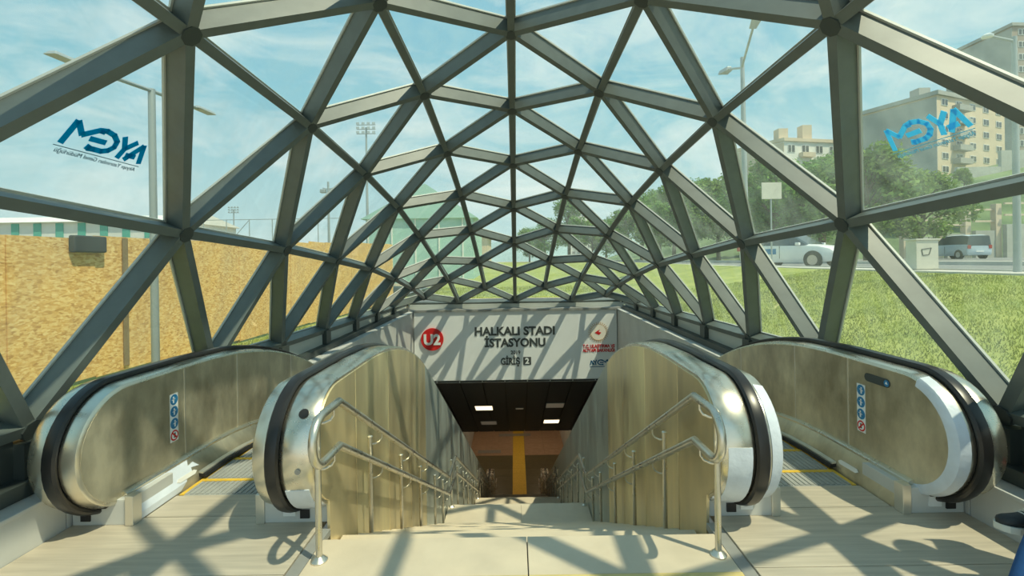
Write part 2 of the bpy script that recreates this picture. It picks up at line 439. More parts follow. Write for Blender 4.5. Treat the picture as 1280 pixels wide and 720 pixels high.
wb = struct(empty('wall_back', (0, 13.6, -1.8)))
MB().box(-3.36, 3.36, 13.46, 13.95, -1.80, 0.235).build('wall_core', M['wall'], wb)
MB().box(-3.36, 3.36, 13.36, 14.05, 0.236, 0.30).build('ledge', M['channel'], wb, bevel=0.004)

# ------------------------------------------------------------------ glass vault
FULL = {'W': -0.45, 'Z': 1.30, 'A': 3.02, 'C': 4.865, 'E': 6.29, 'G': 7.74, 'I': 9.18, 'K': 10.61, 'M': 12.07, 'O': 13.72}
HALF = {'X': 0.42, 'Y': 2.15, 'B': 3.94, 'D': 5.58, 'F': 7.015, 'H': 8.46, 'J': 9.90, 'L': 11.34, 'N': 12.90}
def zz(v, y): return CAM_H+(PV-v)*y/FOC
row0 = {'W': 4.42, 'Z': 4.38, 'A': 4.25}
for k, v in dict(C=43.5, E=139, G=207, I=262, K=306, M=344, O=378).items(): row0[k] = zz(v, FULL[k])
row1 = {'X': (1.15, 4.08), 'Y': (1.13, 4.0)}
for k, (du, v) in dict(B=(164, 3.5), D=(109, 118), F=(82, 191), H=(64.5, 247), J=(53, 291), L=(44, 330), N=(37.4, 361.7)).items():
    row1[k] = (du*HALF[k]/FOC, zz(v, HALF[k]))
row2 = {'W': (2.10, 3.27), 'Z': (2.08, 3.23)}
for k, (du, v) in dict(A=(400, 38.5), C=(250.5, 156), E=(183, 217), G=(143, 259), I=(115.7, 297), K=(96.5, 328), M=(82.5, 351), O=(70.5, 378.7)).items():
    row2[k] = (du*FULL[k]/FOC, zz(v, FULL[k]))
row3 = {'X': (2.80, 2.10), 'Y': (2.78, 2.06)}
for k, (du, v) in dict(B=(410, 287), D=(284, 309), F=(220, 324), H=(178, 335), J=(149, 348), L=(128, 360), N=(112.5, 372.5)).items():
    row3[k] = (du*HALF[k]/FOC, zz(v, HALF[k]))
fk, hk = list(FULL), list(HALF)
nodes = {}
for k in fk:
    nodes[(0, k)] = Vector((0, FULL[k], row0[k]))
    z4 = 0.64-max(0, FULL[k]-3.0)*0.017
    for s in (-1, 1):
        nodes[(2*s, k)] = Vector((s*row2[k][0], FULL[k], row2[k][1]))
        nodes[(4*s, k)] = Vector((s*W_RIM, FULL[k], z4))
for k in hk:
    for s in (-1, 1):
        nodes[(s, k)] = Vector((s*row1[k][0], HALF[k], row1[k][1]))
        nodes[(3*s, k)] = Vector((s*row3[k][0], HALF[k], row3[k][1]))
tris = []; edges = set()
def ed(a, b): edges.add(tuple(sorted((a, b))))
def tri(a, b, c): tris.append((a, b, c)); ed(a, b); ed(b, c); ed(c, a)
for ev, od in ((-4, -3), (-2, -3), (-2, -1), (0, -1), (0, 1), (2, 1), (2, 3), (4, 3)):
    for i in range(len(hk)):
        tri((ev, fk[i]), (ev, fk[i+1]), (od, hk[i]))
        if i+1 < len(hk): tri((od, hk[i]), (od, hk[i+1]), (ev, fk[i+1]))
for e0, od, e1 in ((-4, -3, -2), (-2, -1, 0), (0, 1, 2), (2, 3, 4)):
    tri((e0, 'O'), (od, 'N'), (e1, 'O')); tri((e0, 'W'), (od, 'X'), (e1, 'W'))
CEN = Vector((0, 6.0, 0.3))
nrm = {k: Vector((0, 0, 0)) for k in nodes}
tn = []
for a, b, c in tris:
    n = (nodes[b]-nodes[a]).cross(nodes[c]-nodes[a])
    mid = (nodes[a]+nodes[b]+nodes[c])/3
    ref = Vector((mid.x, 0, mid.z-0.3))
    if n.dot(ref) < 0: n = -n
    tn.append(n.normalized())
    for q in (a, b, c): nrm[q] += n.normalized()
for k in nrm:
    nrm[k].normalize()
    if abs(k[0]) == 4: nrm[k] = Vector((math.copysign(0.97, k[0]), 0, 0.25)).normalized()
DEP, WID = 0.155, 0.072
vault = thing('glass_vault', (0, 6.6, 0.25), 'triangulated glass and grey steel vault arching over the escalators and stairs', 'canopy')
ekeys = sorted(edges)
adj = {}
for t, n in zip(tris, tn):
    for a, b in ((0, 1), (1, 2), (2, 0)):
        adj.setdefault(tuple(sorted((t[a], t[b]))), []).append(n)
for a, b in ekeys:
    pa, pb = nodes[a], nodes[b]
    d = (pb-pa).normalized()
    nn = sum(adj[(a, b)], Vector((0, 0, 0)))
    if abs(a[0]) == 4 and abs(b[0]) == 4:
        nn = Vector((math.copysign(1, a[0]), 0, 0.35))
    if a[1] == 'O' and b[1] == 'O': nn = Vector((0, 0.9, 0.5))
    nn = (nn-d*nn.dot(d)).normalized(); side = d.cross(nn).normalized()
    qa, qb = pa+d*0.03, pb-d*0.03
    def bx(m, n0, n1, w, mi):
        h = side*(w/2)
        m.hexa([qa-h+nn*n0, qb-h+nn*n0, qb+h+nn*n0, qa+h+nn*n0, qa-h+nn*n1, qb-h+nn*n1, qb+h+nn*n1, qa+h+nn*n1], mi)
    m = MB(); bx(m, 0.0, DEP, WID, 0); bx(m, DEP, DEP+0.018, WID+0.028, 1)
    m.build('beam', [M['beam'], M['gasket']], vault)
for k, p in nodes.items():
    n = nrm[k]
    MB().tube([p-n*0.012, p+n*(DEP+0.01)], 0.070, 8).build('hub', M['hub'], vault)
panes = {}
for (a, b, c), n in zip(tris, tn):
    pts = [nodes[q]+nrm[q]*(DEP+0.020) for q in (a, b, c)]
    mid = sum(pts, Vector())/3
    pts = [p+(mid-p).normalized()*0.035 for p in pts]
    n2 = (pts[1]-pts[0]).cross(pts[2]-pts[0]).normalized()
    if n2.dot(n) < 0: pts = [pts[0], pts[2], pts[1]]; n2 = -n2
    o2 = [p+n2*0.012 for p in pts]
    MB().add(pts+o2, [(2, 1, 0), (3, 4, 5), (0, 1, 4, 3), (1, 2, 5, 4), (2, 0, 3, 5)]).build('pane', M['glass'], vault)
    panes[frozenset((a, b, c))] = (pts[0], n2)
for s in (-1, 1):
    MB().box(s*3.02, s*3.20, -2.6, 13.34, 0.264, 0.36).build('base_channel', M['hub'], vault, bevel=0.005)
    for k in fk[:-1]:
        y = FULL[k]
        MB().box(s*3.06, s*3.20, y-0.09, y+0.09, 0.36, 0.58).build('base_bracket', M['hub'], vault)

for s in (-1, 1):
    for a, b in zip(fk[:-1], fk[1:]):
        ya, yb = FULL[a]+0.09, FULL[b]-0.09; z1, z2 = nodes[(4, a)].z-0.03, nodes[(4, b)].z-0.03
        MB().prism_x([(ya, 0.36), (yb, 0.36), (yb, z2), (ya, z1)], s*3.13, s*3.17).build('base_upstand', M['gasket'] if ya > 4 else M['hub'], vault)
MB().box(-3.16, 3.16, 13.70, 13.86, 0.30, 0.42).build('base_upstand', M['gasket'], vault, bevel=0.004)
# company marks stuck on two panes
CROP_O, CROP_X, CROP_Y = Vector((1040, 612)), Vector((-.957, -.29)), Vector((.29, -.957))
STROKES = [[(1045, 372), (1030, 607)], [(1045, 380), (842, 548)], [(850, 490), (970, 520)],
           [(800, 270), (825, 415)], [(962, 338), (825, 415)], [(825, 415), (762, 527)],
           [(530, 205), (600, 213), (680, 258), (725, 330), (708, 395), (650, 435), (580, 443), (500, 420), (432, 405)],
           [(440, 298), (612, 345)], [(425, 425), (462, 372)], [(545, 245), (560, 200)],
           [(180, 352), (302, 105)], [(302, 108), (362, 265)], [(352, 262), (535, 202)]]
def logo_mesh(unit, wpx=58, thick=0.003):
    m = MB()
    for st in STROKES:
        pts = [Vector(((Vector(p)-CROP_O).dot(CROP_X), (Vector(p)-CROP_O).dot(CROP_Y)))/240*unit for p in st]
        h = wpx/240*unit/2
        for i in range(len(pts)-1):
            a, b = pts[i], pts[i+1]; d = (b-a).normalized(); nn = Vector((-d.y, d.x))*h
            ext = d*h*0.45 if len(pts) > 2 else d*0
            a2 = a-ext if i > 0 else a; b2 = b+ext if i < len(pts)-2 else b
            q = [a2-nn, b2-nn, b2+nn, a2+nn]
            z1 = thick*(1+0.03*i)
            m.hexa([(p.x, p.y, 0) for p in q]+[(p.x, p.y, z1) for p in q])
    return m
def pane_logo(key, pstart, pend, mcol, mline, label):
    p0, n = panes[frozenset(key)]
    def hit(px):
        d = ray(*px); t = (p0-CAMP).dot(n)/d.dot(n); return CAMP+d*t
    a, b = hit(pstart), hit(pend)
    ex = (b-a).normalized(); ez = n; ey = ez.cross(ex)
    unit = (b-a).length/(930/240)
    R = Matrix((ex, ey, ez)).transposed().to_4x4()
    root = thing('window_sticker', a-n*0.006, label, 'sticker')
    root.rotation_euler = R.to_euler()
    logo_mesh(unit).build('emblem', mcol, root, world=False)
    MB().box(-0.05*unit, 3.95*unit, -0.14*unit, -0.11*unit, 0, 0.003).build('underline', mline, root, world=False)
    tm = text_mesh('Altyapı Yatırımları Genel Müdürlüğü', 0.27*unit, 0.001, 0, 'LEFT'); tm.materials.append(mline)
    wd = max(v.co.x for v in tm.vertices)
    o = inst('lettering', tm, root, (0.05*unit, -0.40*unit, 0.001), scale=(3.75*unit/wd, 1, 1))
pane_logo([(-2, 'A'), (-3, 'Y'), (-3, 'B')], (173, 205), (70, 177), sticker_mat('sticker_blue', (0.0, 0.42, 0.72)), sticker_mat('sticker_grey', (0.14, 0.27, 0.34)),
          'dark blue lettered sticker on the pane facing the wooden hoarding')
pane_logo([(2, 'A'), (3, 'Y'), (3, 'B')], (1216, 157), (1117, 189), sticker_mat('sticker_cyan', (0.20, 0.76, 1.0)), sticker_mat('sticker_pale', (0.25, 0.62, 0.78)),
          'light cyan lettered sticker on the pane facing the apartment block')

# ------------------------------------------------------------------ escalators
CY, CZ, CR = 3.18, 0.50, 0.42
YEND = 24.3
def rail_path(phi0=-112, y_end=YEND, dstep=0.25, bottom=True, phi_top=90):
    P = []
    ph = phi0
    while ph <= phi_top+0.1:
        a = math.radians(ph); P.append((CY-CR*math.cos(a), CZ+CR*math.sin(a), -math.cos(a), math.sin(a))); ph += 8 if phi0 % 8 == 0 else (phi_top-phi0)/24
    if phi_top < 90: return P
    y = CY+0.15
    while y < y_end-0.05:
        dz = (hh(y+0.01)-hh(y-0.01))/0.02; l = math.hypot(1, dz)
        P.append((y, CZ+CR+hh(y), -dz/l, 1/l))
        y += 0.12 if (3.9 < y < 6.8) else 0.5
    if bottom:
        for k in range(13):
            a = math.radians(90-k*200/12); P.append((y_end+CR*math.cos(a), -DROP+CZ+CR*math.sin(a), math.cos(a), math.sin(a)))
    return P
def sweep(P, prof, x0, closed=True):
    n = len(prof); vs = []; fs = []
    for y, z, ny, nz in P:
        vs += [(x0+dx, y+ny*k, z+nz*k) for dx, k in prof]
    for i in range(len(P)-1):
        for j in range(n if closed else n-1):
            a, b = i*n+j, i*n+(j+1) % n
            fs.append((a, b, b+n, a+n))
    fs.append(tuple(range(n))); fs.append(tuple(range((len(P)-1)*n, len(P)*n))[::-1])
    m = MB(); m.add(vs, fs); return m
PATH = rail_path()
step_me = None
def escalator(s, label):
    root = thing('escalator', (s*2.09, 3.4, 0), label, 'escalator')
    for which in ('outer', 'inner'):
        xh = s*(2.74 if which == 'outer' else 1.44); d = s if which == 'outer' else -s
        hr = [(-0.038, -0.008), (-0.041, 0.006), (-0.030, 0.019), (0, 0.024), (0.030, 0.019), (0.041, 0.006), (0.038, -0.008)]
        sweep(PATH, hr, xh).build('handrail_belt', M['rubber'], root, smooth=True)
        sweep(PATH, [(-0.03, -0.05), (-0.03, -0.006), (0.03, -0.006), (0.03, -0.05)], xh).build('belt_guide', M['black'], root, smooth=True)
        wo = 0.155 if which == 'outer' else 0.232
        dk = [(d*0.036, -0.018), (d*0.075, -0.004), (d*(wo-0.03), -0.010), (d*wo, -0.026), (d*wo, -0.045), (d*0.036, -0.045)]
        sweep(PATH, dk, xh).build('outer_deck', M['chrome'], root, smooth=True)
        bv = [(-d*0.036, -0.018), (-d*0.06, -0.014), (-d*0.125, -0.028), (-d*0.138, -0.046), (-d*0.138, -0.062), (-d*0.036, -0.05)]
        sweep(PATH, bv, xh).build('inner_deck', M['chrome'], root, smooth=True)
        # patches of white protective film left on the newel
        if which == 'outer' and s > 0:
            fp = [(y, z, a, b) for y, z, a, b in PATH[:24]]
            sweep(fp, [(-d*0.070, -0.012), (-d*0.126, -0.024), (-d*0.141, -0.046), (-d*0.142, -0.085), (-d*0.136, -0.085), (-d*0.136, -0.05), (-d*0.07, -0.02)], xh).build('protective_film', M['film'], root, smooth=True)
        if which == 'inner':
            fp = rail_path(-104, phi_top=-20 if s < 0 else 12)
            sweep(fp, [(d*0.06, 0.000), (d*0.08, -0.001), (d*0.20, -0.006), (d*0.20, -0.010), (d*0.06, -0.012)], xh).build('protective_film', M['film'], root, smooth=True)
            if s > 0:
                sweep(rail_path(-104, phi_top=70), [(-d*0.06, -0.010), (-d*0.126, -0.024), (-d*0.14, -0.045), (-d*0.134, -0.05), (-d*0.06, -0.02)], xh).build('protective_film', M['film'], root, smooth=True)
        # interior panels, each one its own sheet with a bright cover strip at the joint
        xp = xh-d*0.14; top = lambda y: CZ+CR-0.05+hh(y); bot = lambda y: 0.175+hh(y)
        cuts = [None, 3.70, 4.40]+[4.40+1.05*k for k in range(1, 19)]
        for i in range(len(cuts)-1):
            a, b = cuts[i], cuts[i+1]
            if a is None:
                poly = [(CY+0.20, 0.15)]
                for ph in range(-80, 91, 10):
                    r_ = math.radians(ph); poly.append((CY-(CR-0.05)*math.cos(r_), CZ+(CR-0.05)*math.sin(r_)))
                poly += [(b-0.003, top(b)), (b-0.003, 0.175)]
            else:
                ys = [a+0.003+(b-a-0.006)*k/5 for k in range(6)]
                poly = [(y, top(y)) for y in ys]+[(y, bot(y)) for y in reversed(ys)]
            MB().prism_x(poly, xp, xp+d*0.012).build('inner_panel', M['steel_in'], root)
            if a is not None:
                MB().prism_x([(a-0.006, bot(a)), (a+0.006, bot(a)), (a+0.006, top(a)), (a-0.006, top(a))], xp-d*0.003, xp+d*0.004).build('cover_strip', M['steel_seam'], root)
        ysk = [3.10+0.3*k for k in range(72)]
        ysk = [y for y in ysk if y < 24.3]
        # sloping lower rail, skirt and brush
        def ribbon(prof, ylist, name, m):
            mm = MB(); vs = []; fs = []; n = len(prof)
            for y in ylist: vs += [(xp-d*dx, y, zz_+hh(y)) for dx, zz_ in prof]
            for i in range(len(ylist)-1):
                for j in range(n):
                    p, q = i*n+j, i*n+(j+1) % n
                    fs.append((p, q, q+n, p+n))
            fs.append(tuple(range(n))); fs.append(tuple(range((len(ylist)-1)*n, len(ylist)*n))[::-1])
            mm.add(vs, fs); return mm.build(name, M[m], root, smooth=True)
        ribbon([(-0.01, 0.198), (0.012, 0.198), (0.034, 0.182), (0.034, 0.168), (-0.01, 0.165)], ysk, 'lower_deck', 'chrome')
        ribbon([(0.018, 0.172), (0.030, 0.172), (0.102, 0.045), (0.102, -0.12), (0.088, -0.12), (0.088, 0.045)], ysk, 'skirt', 'steel_in')
        ysb = [y for y in ysk if y >= 3.55]
        ribbon([(0.10, 0.062), (0.135, 0.055), (0.135, 0.043), (0.10, 0.048)], ysb, 'brush_holder', 'steel_seam')
        ribbon([(0.10, 0.047), (0.150, 0.040), (0.155, 0.012), (0.10, 0.020)], ysb, 'skirt_brush', 'black')
        if which == 'outer':
            def on_skirt(poly, name, m, lift, th):     # poly in (y, t), t runs up the sloping skirt
                def P(y, t, l):
                    if t < 0: return (xp-d*(0.102+l), y, 0.045+t)
                    return (xp-d*(0.102-0.072*t+l*0.87), y, 0.045+0.127*t+l*0.5)
                n = len(poly); mm = MB()
                mm.add([P(y, t, lift) for y, t in poly]+[P(y, t, lift+th) for y, t in poly],
                       [tuple(range(n)), tuple(range(n, 2*n))[::-1]]+[(k, (k+1) % n, n+(k+1) % n, n+k) for k in range(n)])
                return mm.build(name, M[m], root)
            if s < 0:
                on_skirt([(3.115, 0.0), (3.56, 0.0), (3.58, 0.22), (3.64, 0.16), (3.66, 0.50), (3.74, 0.38), (3.70, 0.72), (3.64, 0.66), (3.66, 0.95), (3.115, 0.95)], 'protective_film', 'film', 0.002, 0.002)
                on_skirt([(3.115, -0.042), (3.50, -0.042), (3.56, 0.0), (3.115, 0.0)], 'protective_film', 'film', 0.002, 0.002)
            on_skirt([(3.50, 0.12), (3.66, 0.10), (3.69, 0.20), (3.67, 0.32), (3.50, 0.34), (3.475, 0.22)], 'skirt_light', 'bwhite', 0.003, 0.005)
        if which == 'inner' and s < 0:        # key switch on the newel
            for ph, rr_, nm, mk in ((40, 0.030, 'key_switch', 'black'), (-6, 0.017, 'key_plate', 'channel')):
                a = math.radians(ph); c = Vector((xh+d*0.15, CY-(CR-0.010)*math.cos(a), CZ+(CR-0.010)*math.sin(a))); nv = Vector((0, -math.cos(a), math.sin(a)))
                MB().cyl(c, c+nv*0.010, rr_, n=16).build(nm, M[mk], root)
        # base block under the newel
        xa, xb = sorted((xh-d*0.222, xh+d*(0.150 if which == 'outer' else 0.215)))
        MB().box(xa, xb, 3.06, 3.45, 0.0, 0.165).build('newel_base', M['wall'], root, bevel=0.004)
        MB().box(xh-d*0.255, xh-d*0.20, 3.045, 3.12, 0.0, 0.19).build('base_corner', M['steel_seam'], root, bevel=0.004)
        MB().box(xh-d*0.10, xh+d*0.12, 3.02, 3.07, 0.125, 0.175).build('cable_box', M['black'], root, bevel=0.004)
        MB().box(xh+d*0.03, xh+d*0.09, 3.05, 3.062, 0.03, 0.085).build('socket', M['black'], root)
        if not (s < 0 and which == 'outer'):
            MB().box(xh-d*0.08, xh, 3.052, 3.062, 0.045, 0.11).build('rating_label', M['white'], root)
    # safety pictograms on the outer panel
    xf = s*(2.74-0.14); ys, zs = (3.58, 0.66) if s < 0 else (3.56, 0.66)
    pl = MB().prism_x([(ys-0.042, zs+0.045), (ys+0.042, zs+0.045), (ys+0.042, zs-0.315), (ys-0.042, zs-0.315)], xf-s*0.0005, xf-s*0.0025).build('safety_notice', M['white'], root)
    for k in range(4):
        zc = zs-0.09*k
        cir = [(ys+0.040*math.cos(t*math.pi/9), zc+0.040*math.sin(t*math.pi/9)) for t in range(18)]
        MB().prism_x(cir, xf-s*0.0025, xf-s*0.0035).build('pictogram', M['blue'] if k < 3 else M['red'], pl)
        if k == 3:
            ci2 = [(ys+0.029*math.cos(t*math.pi/9), zc+0.029*math.sin(t*math.pi/9)) for t in range(18)]
            MB().prism_x(ci2, xf-s*0.0035, xf-s*0.0042).build('pictogram_field', M['white'], pl)
            MB().prism_x([(ys-0.026, zc+0.018), (ys-0.018, zc+0.026), (ys+0.026, zc-0.018), (ys+0.018, zc-0.026)], xf-s*0.0042, xf-s*0.005).build('pictogram_bar', M['red'], pl)
            MB().prism_x([(ys-0.008, zc-0.018), (ys+0.008, zc-0.018), (ys+0.010, zc+0.018), (ys-0.004, zc+0.02)], xf-s*0.0042, xf-s*0.0046).build('pictogram_figure', M['ink'], pl)
        else:
            fig = [[(-0.006, -0.025), (0.006, -0.025), (0.008, 0.008), (-0.008, 0.008)], [(-0.018, -0.004), (0.018, 0.004), (0.018, 0.009), (-0.018, 0.001)], [(-0.006, 0.011), (0.006, 0.011), (0.006, 0.023), (-0.006, 0.023)]]
            mm = MB()
            for q in fig: mm.prism_x([(ys+a+0.006*(k-1), zc+b) for a, b in q], xf-s*0.0035, xf-s*0.0043)
            mm.build('pictogram_figure', M['white'], pl)
    if s > 0:
        y0, y1, zc, r = 3.31, 3.49, 0.775, 0.03
        poly = [(y0+r*math.cos(t)*-1, zc+r*math.sin(t)) for t in [math.pi*(k/8-0.5) for k in range(9)]][::1]
        poly += [(y1+r*math.cos(t), zc+r*math.sin(t)) for t in [math.pi*(0.5-k/8) for k in range(9)]]
        pi = MB().prism_x(poly, xf-s*0.0005, xf-s*0.004).build('direction_indicator', M['ink'], root)
        MB().prism_x([(y0+0.023*math.cos(t*math.pi/8), zc+0.023*math.sin(t*math.pi/8)) for t in range(16)], xf-s*0.004, xf-s*0.006).build('indicator_lamp', M['blue'], pi)
        MB().prism_x([(y0-0.012, zc-0.006), (y0+0.012, zc-0.006), (y0, zc+0.014)], xf-s*0.006, xf-s*0.007).build('indicator_arrow', M['white'], pi)
    # landing plate, comb and steps
    xa, xb = sorted((s*1.69, s*2.49))
    MB().box(xa, xb, 3.155, 3.44, -0.05, 0.0).build('comb_plate', M['plate'], root, bevel=0.003)
    MB().box(xa, xb, -0.0+24.05, 25.2, -DROP-0.05, -DROP).build('comb_plate', M['plate'], root)
    yy = 3.45; i = 0
    while yy < 24.0:
        ya, yb = (3.45, 3.71) if i == 0 else (yy, yy+0.4)
        zt = hh((ya+yb)/2)-0.008
        st = MB().box(xa+0.01, xb-0.01, ya+0.003, yb-0.003, zt-0.25, zt).build('step', M['step'], root)
        if ya < 7:
            mm = MB()
            ny = 19
            for g in range(ny):
                gx = xa+0.05+(xb-xa-0.1)*g/(ny-1)
                mm.box(gx-0.012, gx+0.012, ya+0.02, yb-0.045, zt, zt+0.006)
            mm.build('tread_ribs', M['step'], st)
        MB().box(xa+0.012, xb-0.012, yb-0.04, yb-0.004, zt, zt+0.007).build('yellow_edge', M['yellow'], st)
        for xe in (xa+0.012, xb-0.042):
            MB().box(xe, xe+0.03, ya+0.004, yb-0.04, zt, zt+0.007).build('yellow_edge', M['yellow'], st)
        yy = yb; i += 1
    # steel cladding towards the stairs
    xc = s*X_ST; topc = lambda y: CZ+CR-0.045+hh(y); seams = [None, 3.52, 4.42]+[4.42+0.9*k for k in range(1, 23)]
    for i in range(len(seams)-1):
        a, b = seams[i], seams[i+1]
        if a is None:
            poly = [(3.03, -0.3)]
            for ph in range(-62, 91, 8):
                r_ = math.radians(ph); poly.append((CY-(CR-0.045)*math.cos(r_), CZ+(CR-0.045)*math.sin(r_)))
            poly += [(b-0.006, topc(b)), (b-0.006, stair_z(b)-0.3)]
        else:
            ys = [a+0.006+(b-a-0.006)*k/4 for k in range(5)]
            poly = [(y, topc(y)) for y in ys]+[(b-0.006, stair_z(b)-0.3), (a+0.006, stair_z(a)-0.3)]
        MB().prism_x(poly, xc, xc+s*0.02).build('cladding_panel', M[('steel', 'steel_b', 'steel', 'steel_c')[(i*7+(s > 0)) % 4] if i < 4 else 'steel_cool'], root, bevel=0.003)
    bk = [(y, topc(y)-0.06) for y in [3.2+0.6*k for k in range(36)]]
    bk = [p for p in bk if p[0] < 24.2]
    MB().prism_x(bk+[(bk[-1][0], -DROP-0.3), (bk[-1][0]-2, -DROP-0.3), (3.2, -0.35)], xc+s*0.024, xc+s*0.04).build('cladding_backing', M['black'], root)
    return root
escalator(-1, 'steel escalator going down on the side of the wooden hoarding')
escalator(1, 'steel escalator going down on the side of the lawn and road')

# ------------------------------------------------------------------ stairs
stairs = thing('staircase', (0, 2.87, -10), 'cream stone staircase descending in flights between the two escalators', 'staircase')
for a, b, t in FL:
    nr = 15; run = (b-a)/14
    for k in range(1, nr):
        z = t-k*2.5/nr; y0 = a+(k-1)*run
        MB().box(-1.19, 1.19, y0+0.002, y0+run+0.03, z-0.22, z).build('step', M['stone'], stairs)
for y0, y1, z in ((7.20, 8.08, -2.5), (12.42, 13.28, -5.0), (17.62, 18.48, -7.5)):
    for x0, x1 in ((-1.19, 0.05), (0.05, 1.19)):
        MB().box(x0+0.002, x1-0.002, y0+0.03, y1, z-0.2, z).build('landing_slab', M['stone'], stairs, bevel=0.004)

def stair_rail(s, label):
    root = thing('stair_handrail', (s*1.12, 2.66, 0), label, 'handrail', 'handrails of the staircase')
    xr, xp = s*1.05, s*1.125
    def path(h):
        p = []
        for i, (a, b, t) in enumerate(FL):
            p += [(a-0.07, t+h), (b+0.05, t-2.5+h)]
        p.append((23.4, -10+h))
        return p
    up, lo = path(0.86), path(0.60)
    loop = [(2.55-0.13*math.cos(math.radians(ph)), 0.73+0.13*math.sin(math.radians(ph))) for ph in range(-90, 91, 15)]
    MB().tube([(xr, y, z) for y, z in lo[::-1][-2:-1]+[]] if False else [(xr, y, z) for y, z in loop+up], 0.023, 12).build('upper_rail', M['tube'], root, smooth=True)
    MB().tube([(xr, 2.55, 0.60)]+[(xr, y, z) for y, z in lo], 0.023, 12).build('lower_rail', M['tube'], root, smooth=True)
    def rz(y, h):
        p = path(h)
        if y <= p[0][0]: return h
        for (y0, z0), (y1, z1) in zip(p[:-1], p[1:]):
            if y0 <= y <= y1: return z0+(z1-z0)*(y-y0)/(y1-y0)
        return p[-1][1]
    def floor_at(y):
        for a, b, t in FL:
            if y < a: return t
            if y <= b:
                k = min(14, int((y-a)/((b-a)/14))+1); return t-k*2.5/15
        return -10.0
    ys = [2.66]
    for a, b, t in FL:
        ys += [a+0.75, a+1.70, a+2.60, a+3.55, a+4.22]
        if t > -7.4: ys.append(b+0.82)
    for y in ys:
        g = floor_at(y); zt = rz(y, 0.86)-0.06
        po = MB().cyl((xp, y, g), (xp, y, zt), 0.018, n=10).build('post', M['tube'], root, smooth=True)
        MB().lathe([(0.046, 0), (0.046, 0.008), (0.030, 0.022), (0.022, 0.03)], (xp, y, g), 14).build('base_flange', M['tube'], po, smooth=True)
        MB().lathe([(0.021, -0.006), (0.021, 0.008), (0.012, 0.014)], (xp, y, zt), 10).build('post_cap', M['tube'], po)
        for h in (0.86, 0.60):
            z = rz(y+0.05, h)
            pts = [(xp, y, z-0.085), (xp-s*0.03, y+0.02, z-0.09), (xp-s*0.06, y+0.04, z-0.08), (xr, y+0.05, z-0.055), (xr, y+0.05, z-0.015)]
            MB().tube(pts, 0.007, 6).build('bracket', M['tube'], po, smooth=True)
stair_rail(-1, 'double steel stair handrail with posts, fixed along the hoarding-side steel cladding')
stair_rail(1, 'double steel stair handrail with posts, fixed along the lawn-side steel cladding')

# ------------------------------------------------------------------ station sign
YS = 13.40
sign = thing('station_sign', (0, YS, -1.73), 'wide white station name board with red line badge above the stairs', 'sign')
MB().box(-2.88, 2.88, YS, YS+0.05, -1.72, 0.232).build('board', M['white'], sign, bevel=0.004)
def on_sign(u, v):                      # a place on the board from the board's own plan
    d = ray(u, v); return d.x*YS, CAM_H+d.z*YS
def sign_text(body, u, v, hpx, m, wpx=None, bold=0.0):
    x, z = on_sign(u, v)
    tm = text_mesh(body, 1.0, 0.006, bold); tm.materials.append(m)
    xs = [q.co.x for q in tm.vertices]; w0 = max(xs)-min(xs)
    cap = 0.73; hs = hpx*YS/FOC/cap; ws = (wpx*YS/FOC)/w0 if wpx else hs
    return inst('lettering', tm, sign, Vector((x, YS-0.006, z))-sign.location, (math.pi/2, 0, 0), (ws, hs, 1))
sign_text('HALKALI STADI', 643.5, 418.5, 10.5, M['ink'], 100, 0.035)
sign_text('İSTASYONU', 644, 433, 10.5, M['ink'], 76, 0.035)
sign_text('2019', 644.5, 442.5, 4.5, M['ink'], 12, 0.02)
sign_text('GİRİŞ', 638, 455.5, 8.5, M['ink'], 24, 0.035)
x, z = on_sign(659, 451); hb = 4.9*YS/FOC
MB().box(x-hb, x+hb, YS-0.008, YS, z-hb, z+hb).build('number_tile', M['ink'], sign, bevel=0.004)
o = sign_text('2', 659, 454.3, 7, M['white'], 5, 0.03); o.location.y -= 0.010
x, z = on_sign(540.5, 424); rb = 14*YS/FOC
m = MB().cyl((x, YS-0.05, z), (x, YS, z), rb, n=40); m.build('line_badge', M['red'], sign, smooth=True)
o = sign_text('U2', 540.5, 430.3, 13, M['white'], 21, 0.04); o.location.y -= 0.05
x, z = on_sign(748, 415); rb = 12*YS/FOC                     # round sunburst seal
MB().cyl((x, YS-0.01, z), (x, YS, z), rb*0.86, n=32).build('seal', mat('seal_cream', (0.86, 0.80, 0.70), 0.5), sign)
m = MB()
for k in range(28):
    a = 2*math.pi*k/28; ca, sa = math.cos(a), math.sin(a)
    for r0, w_ in ((0.80, 0.035), (0.95, 0.025)):
        cx, cz = x+ca*rb*r0*1.06, z+sa*rb*r0*1.06
        m.box(cx-w_*rb*1.6, cx+w_*rb*1.6, YS-0.014, YS-0.009 if r0 < 0.9 else YS, cz-w_*rb*1.6, cz+w_*rb*1.6)
m.build('seal_rays', mat('seal_gold', (0.62, 0.42, 0.22), 0.5), sign)
m = MB().prism_x([(0, 0)]*0+[(0, 0), (0.1, 0), (0.05, 0.1)], 0, 0.01) if False else MB()
pts = [(x-rb*.40, z-0.02), (x+rb*.15, z+rb*.28), (x+rb*.02, z+rb*.02), (x+rb*.30, z-rb*.05), (x+rb*.05, z-rb*.30)]
m.add([(a, YS-0.0115, b) for a, b in pts]+[(a, YS-0.0155, b) for a, b in pts], [(0, 1, 2, 3, 4), (9, 8, 7, 6, 5)]+[(i, (i+1) % 5, 5+(i+1) % 5, 5+i) for i in range(5)])
m.build('seal_emblem', M['red'], sign)
sign_text('T.C. ULAŞTIRMA VE', 748.5, 434.3, 4.0, M['red'], 40, 0.03)
sign_text('ALTYAPI BAKANLIĞI', 748.5, 439.6, 4.0, M['red'], 40, 0.03)
x0, z0 = on_sign(737.5, 456.5); x1, _ = on_sign(761.5, 456.0)
un = (x1-x0)/3.9
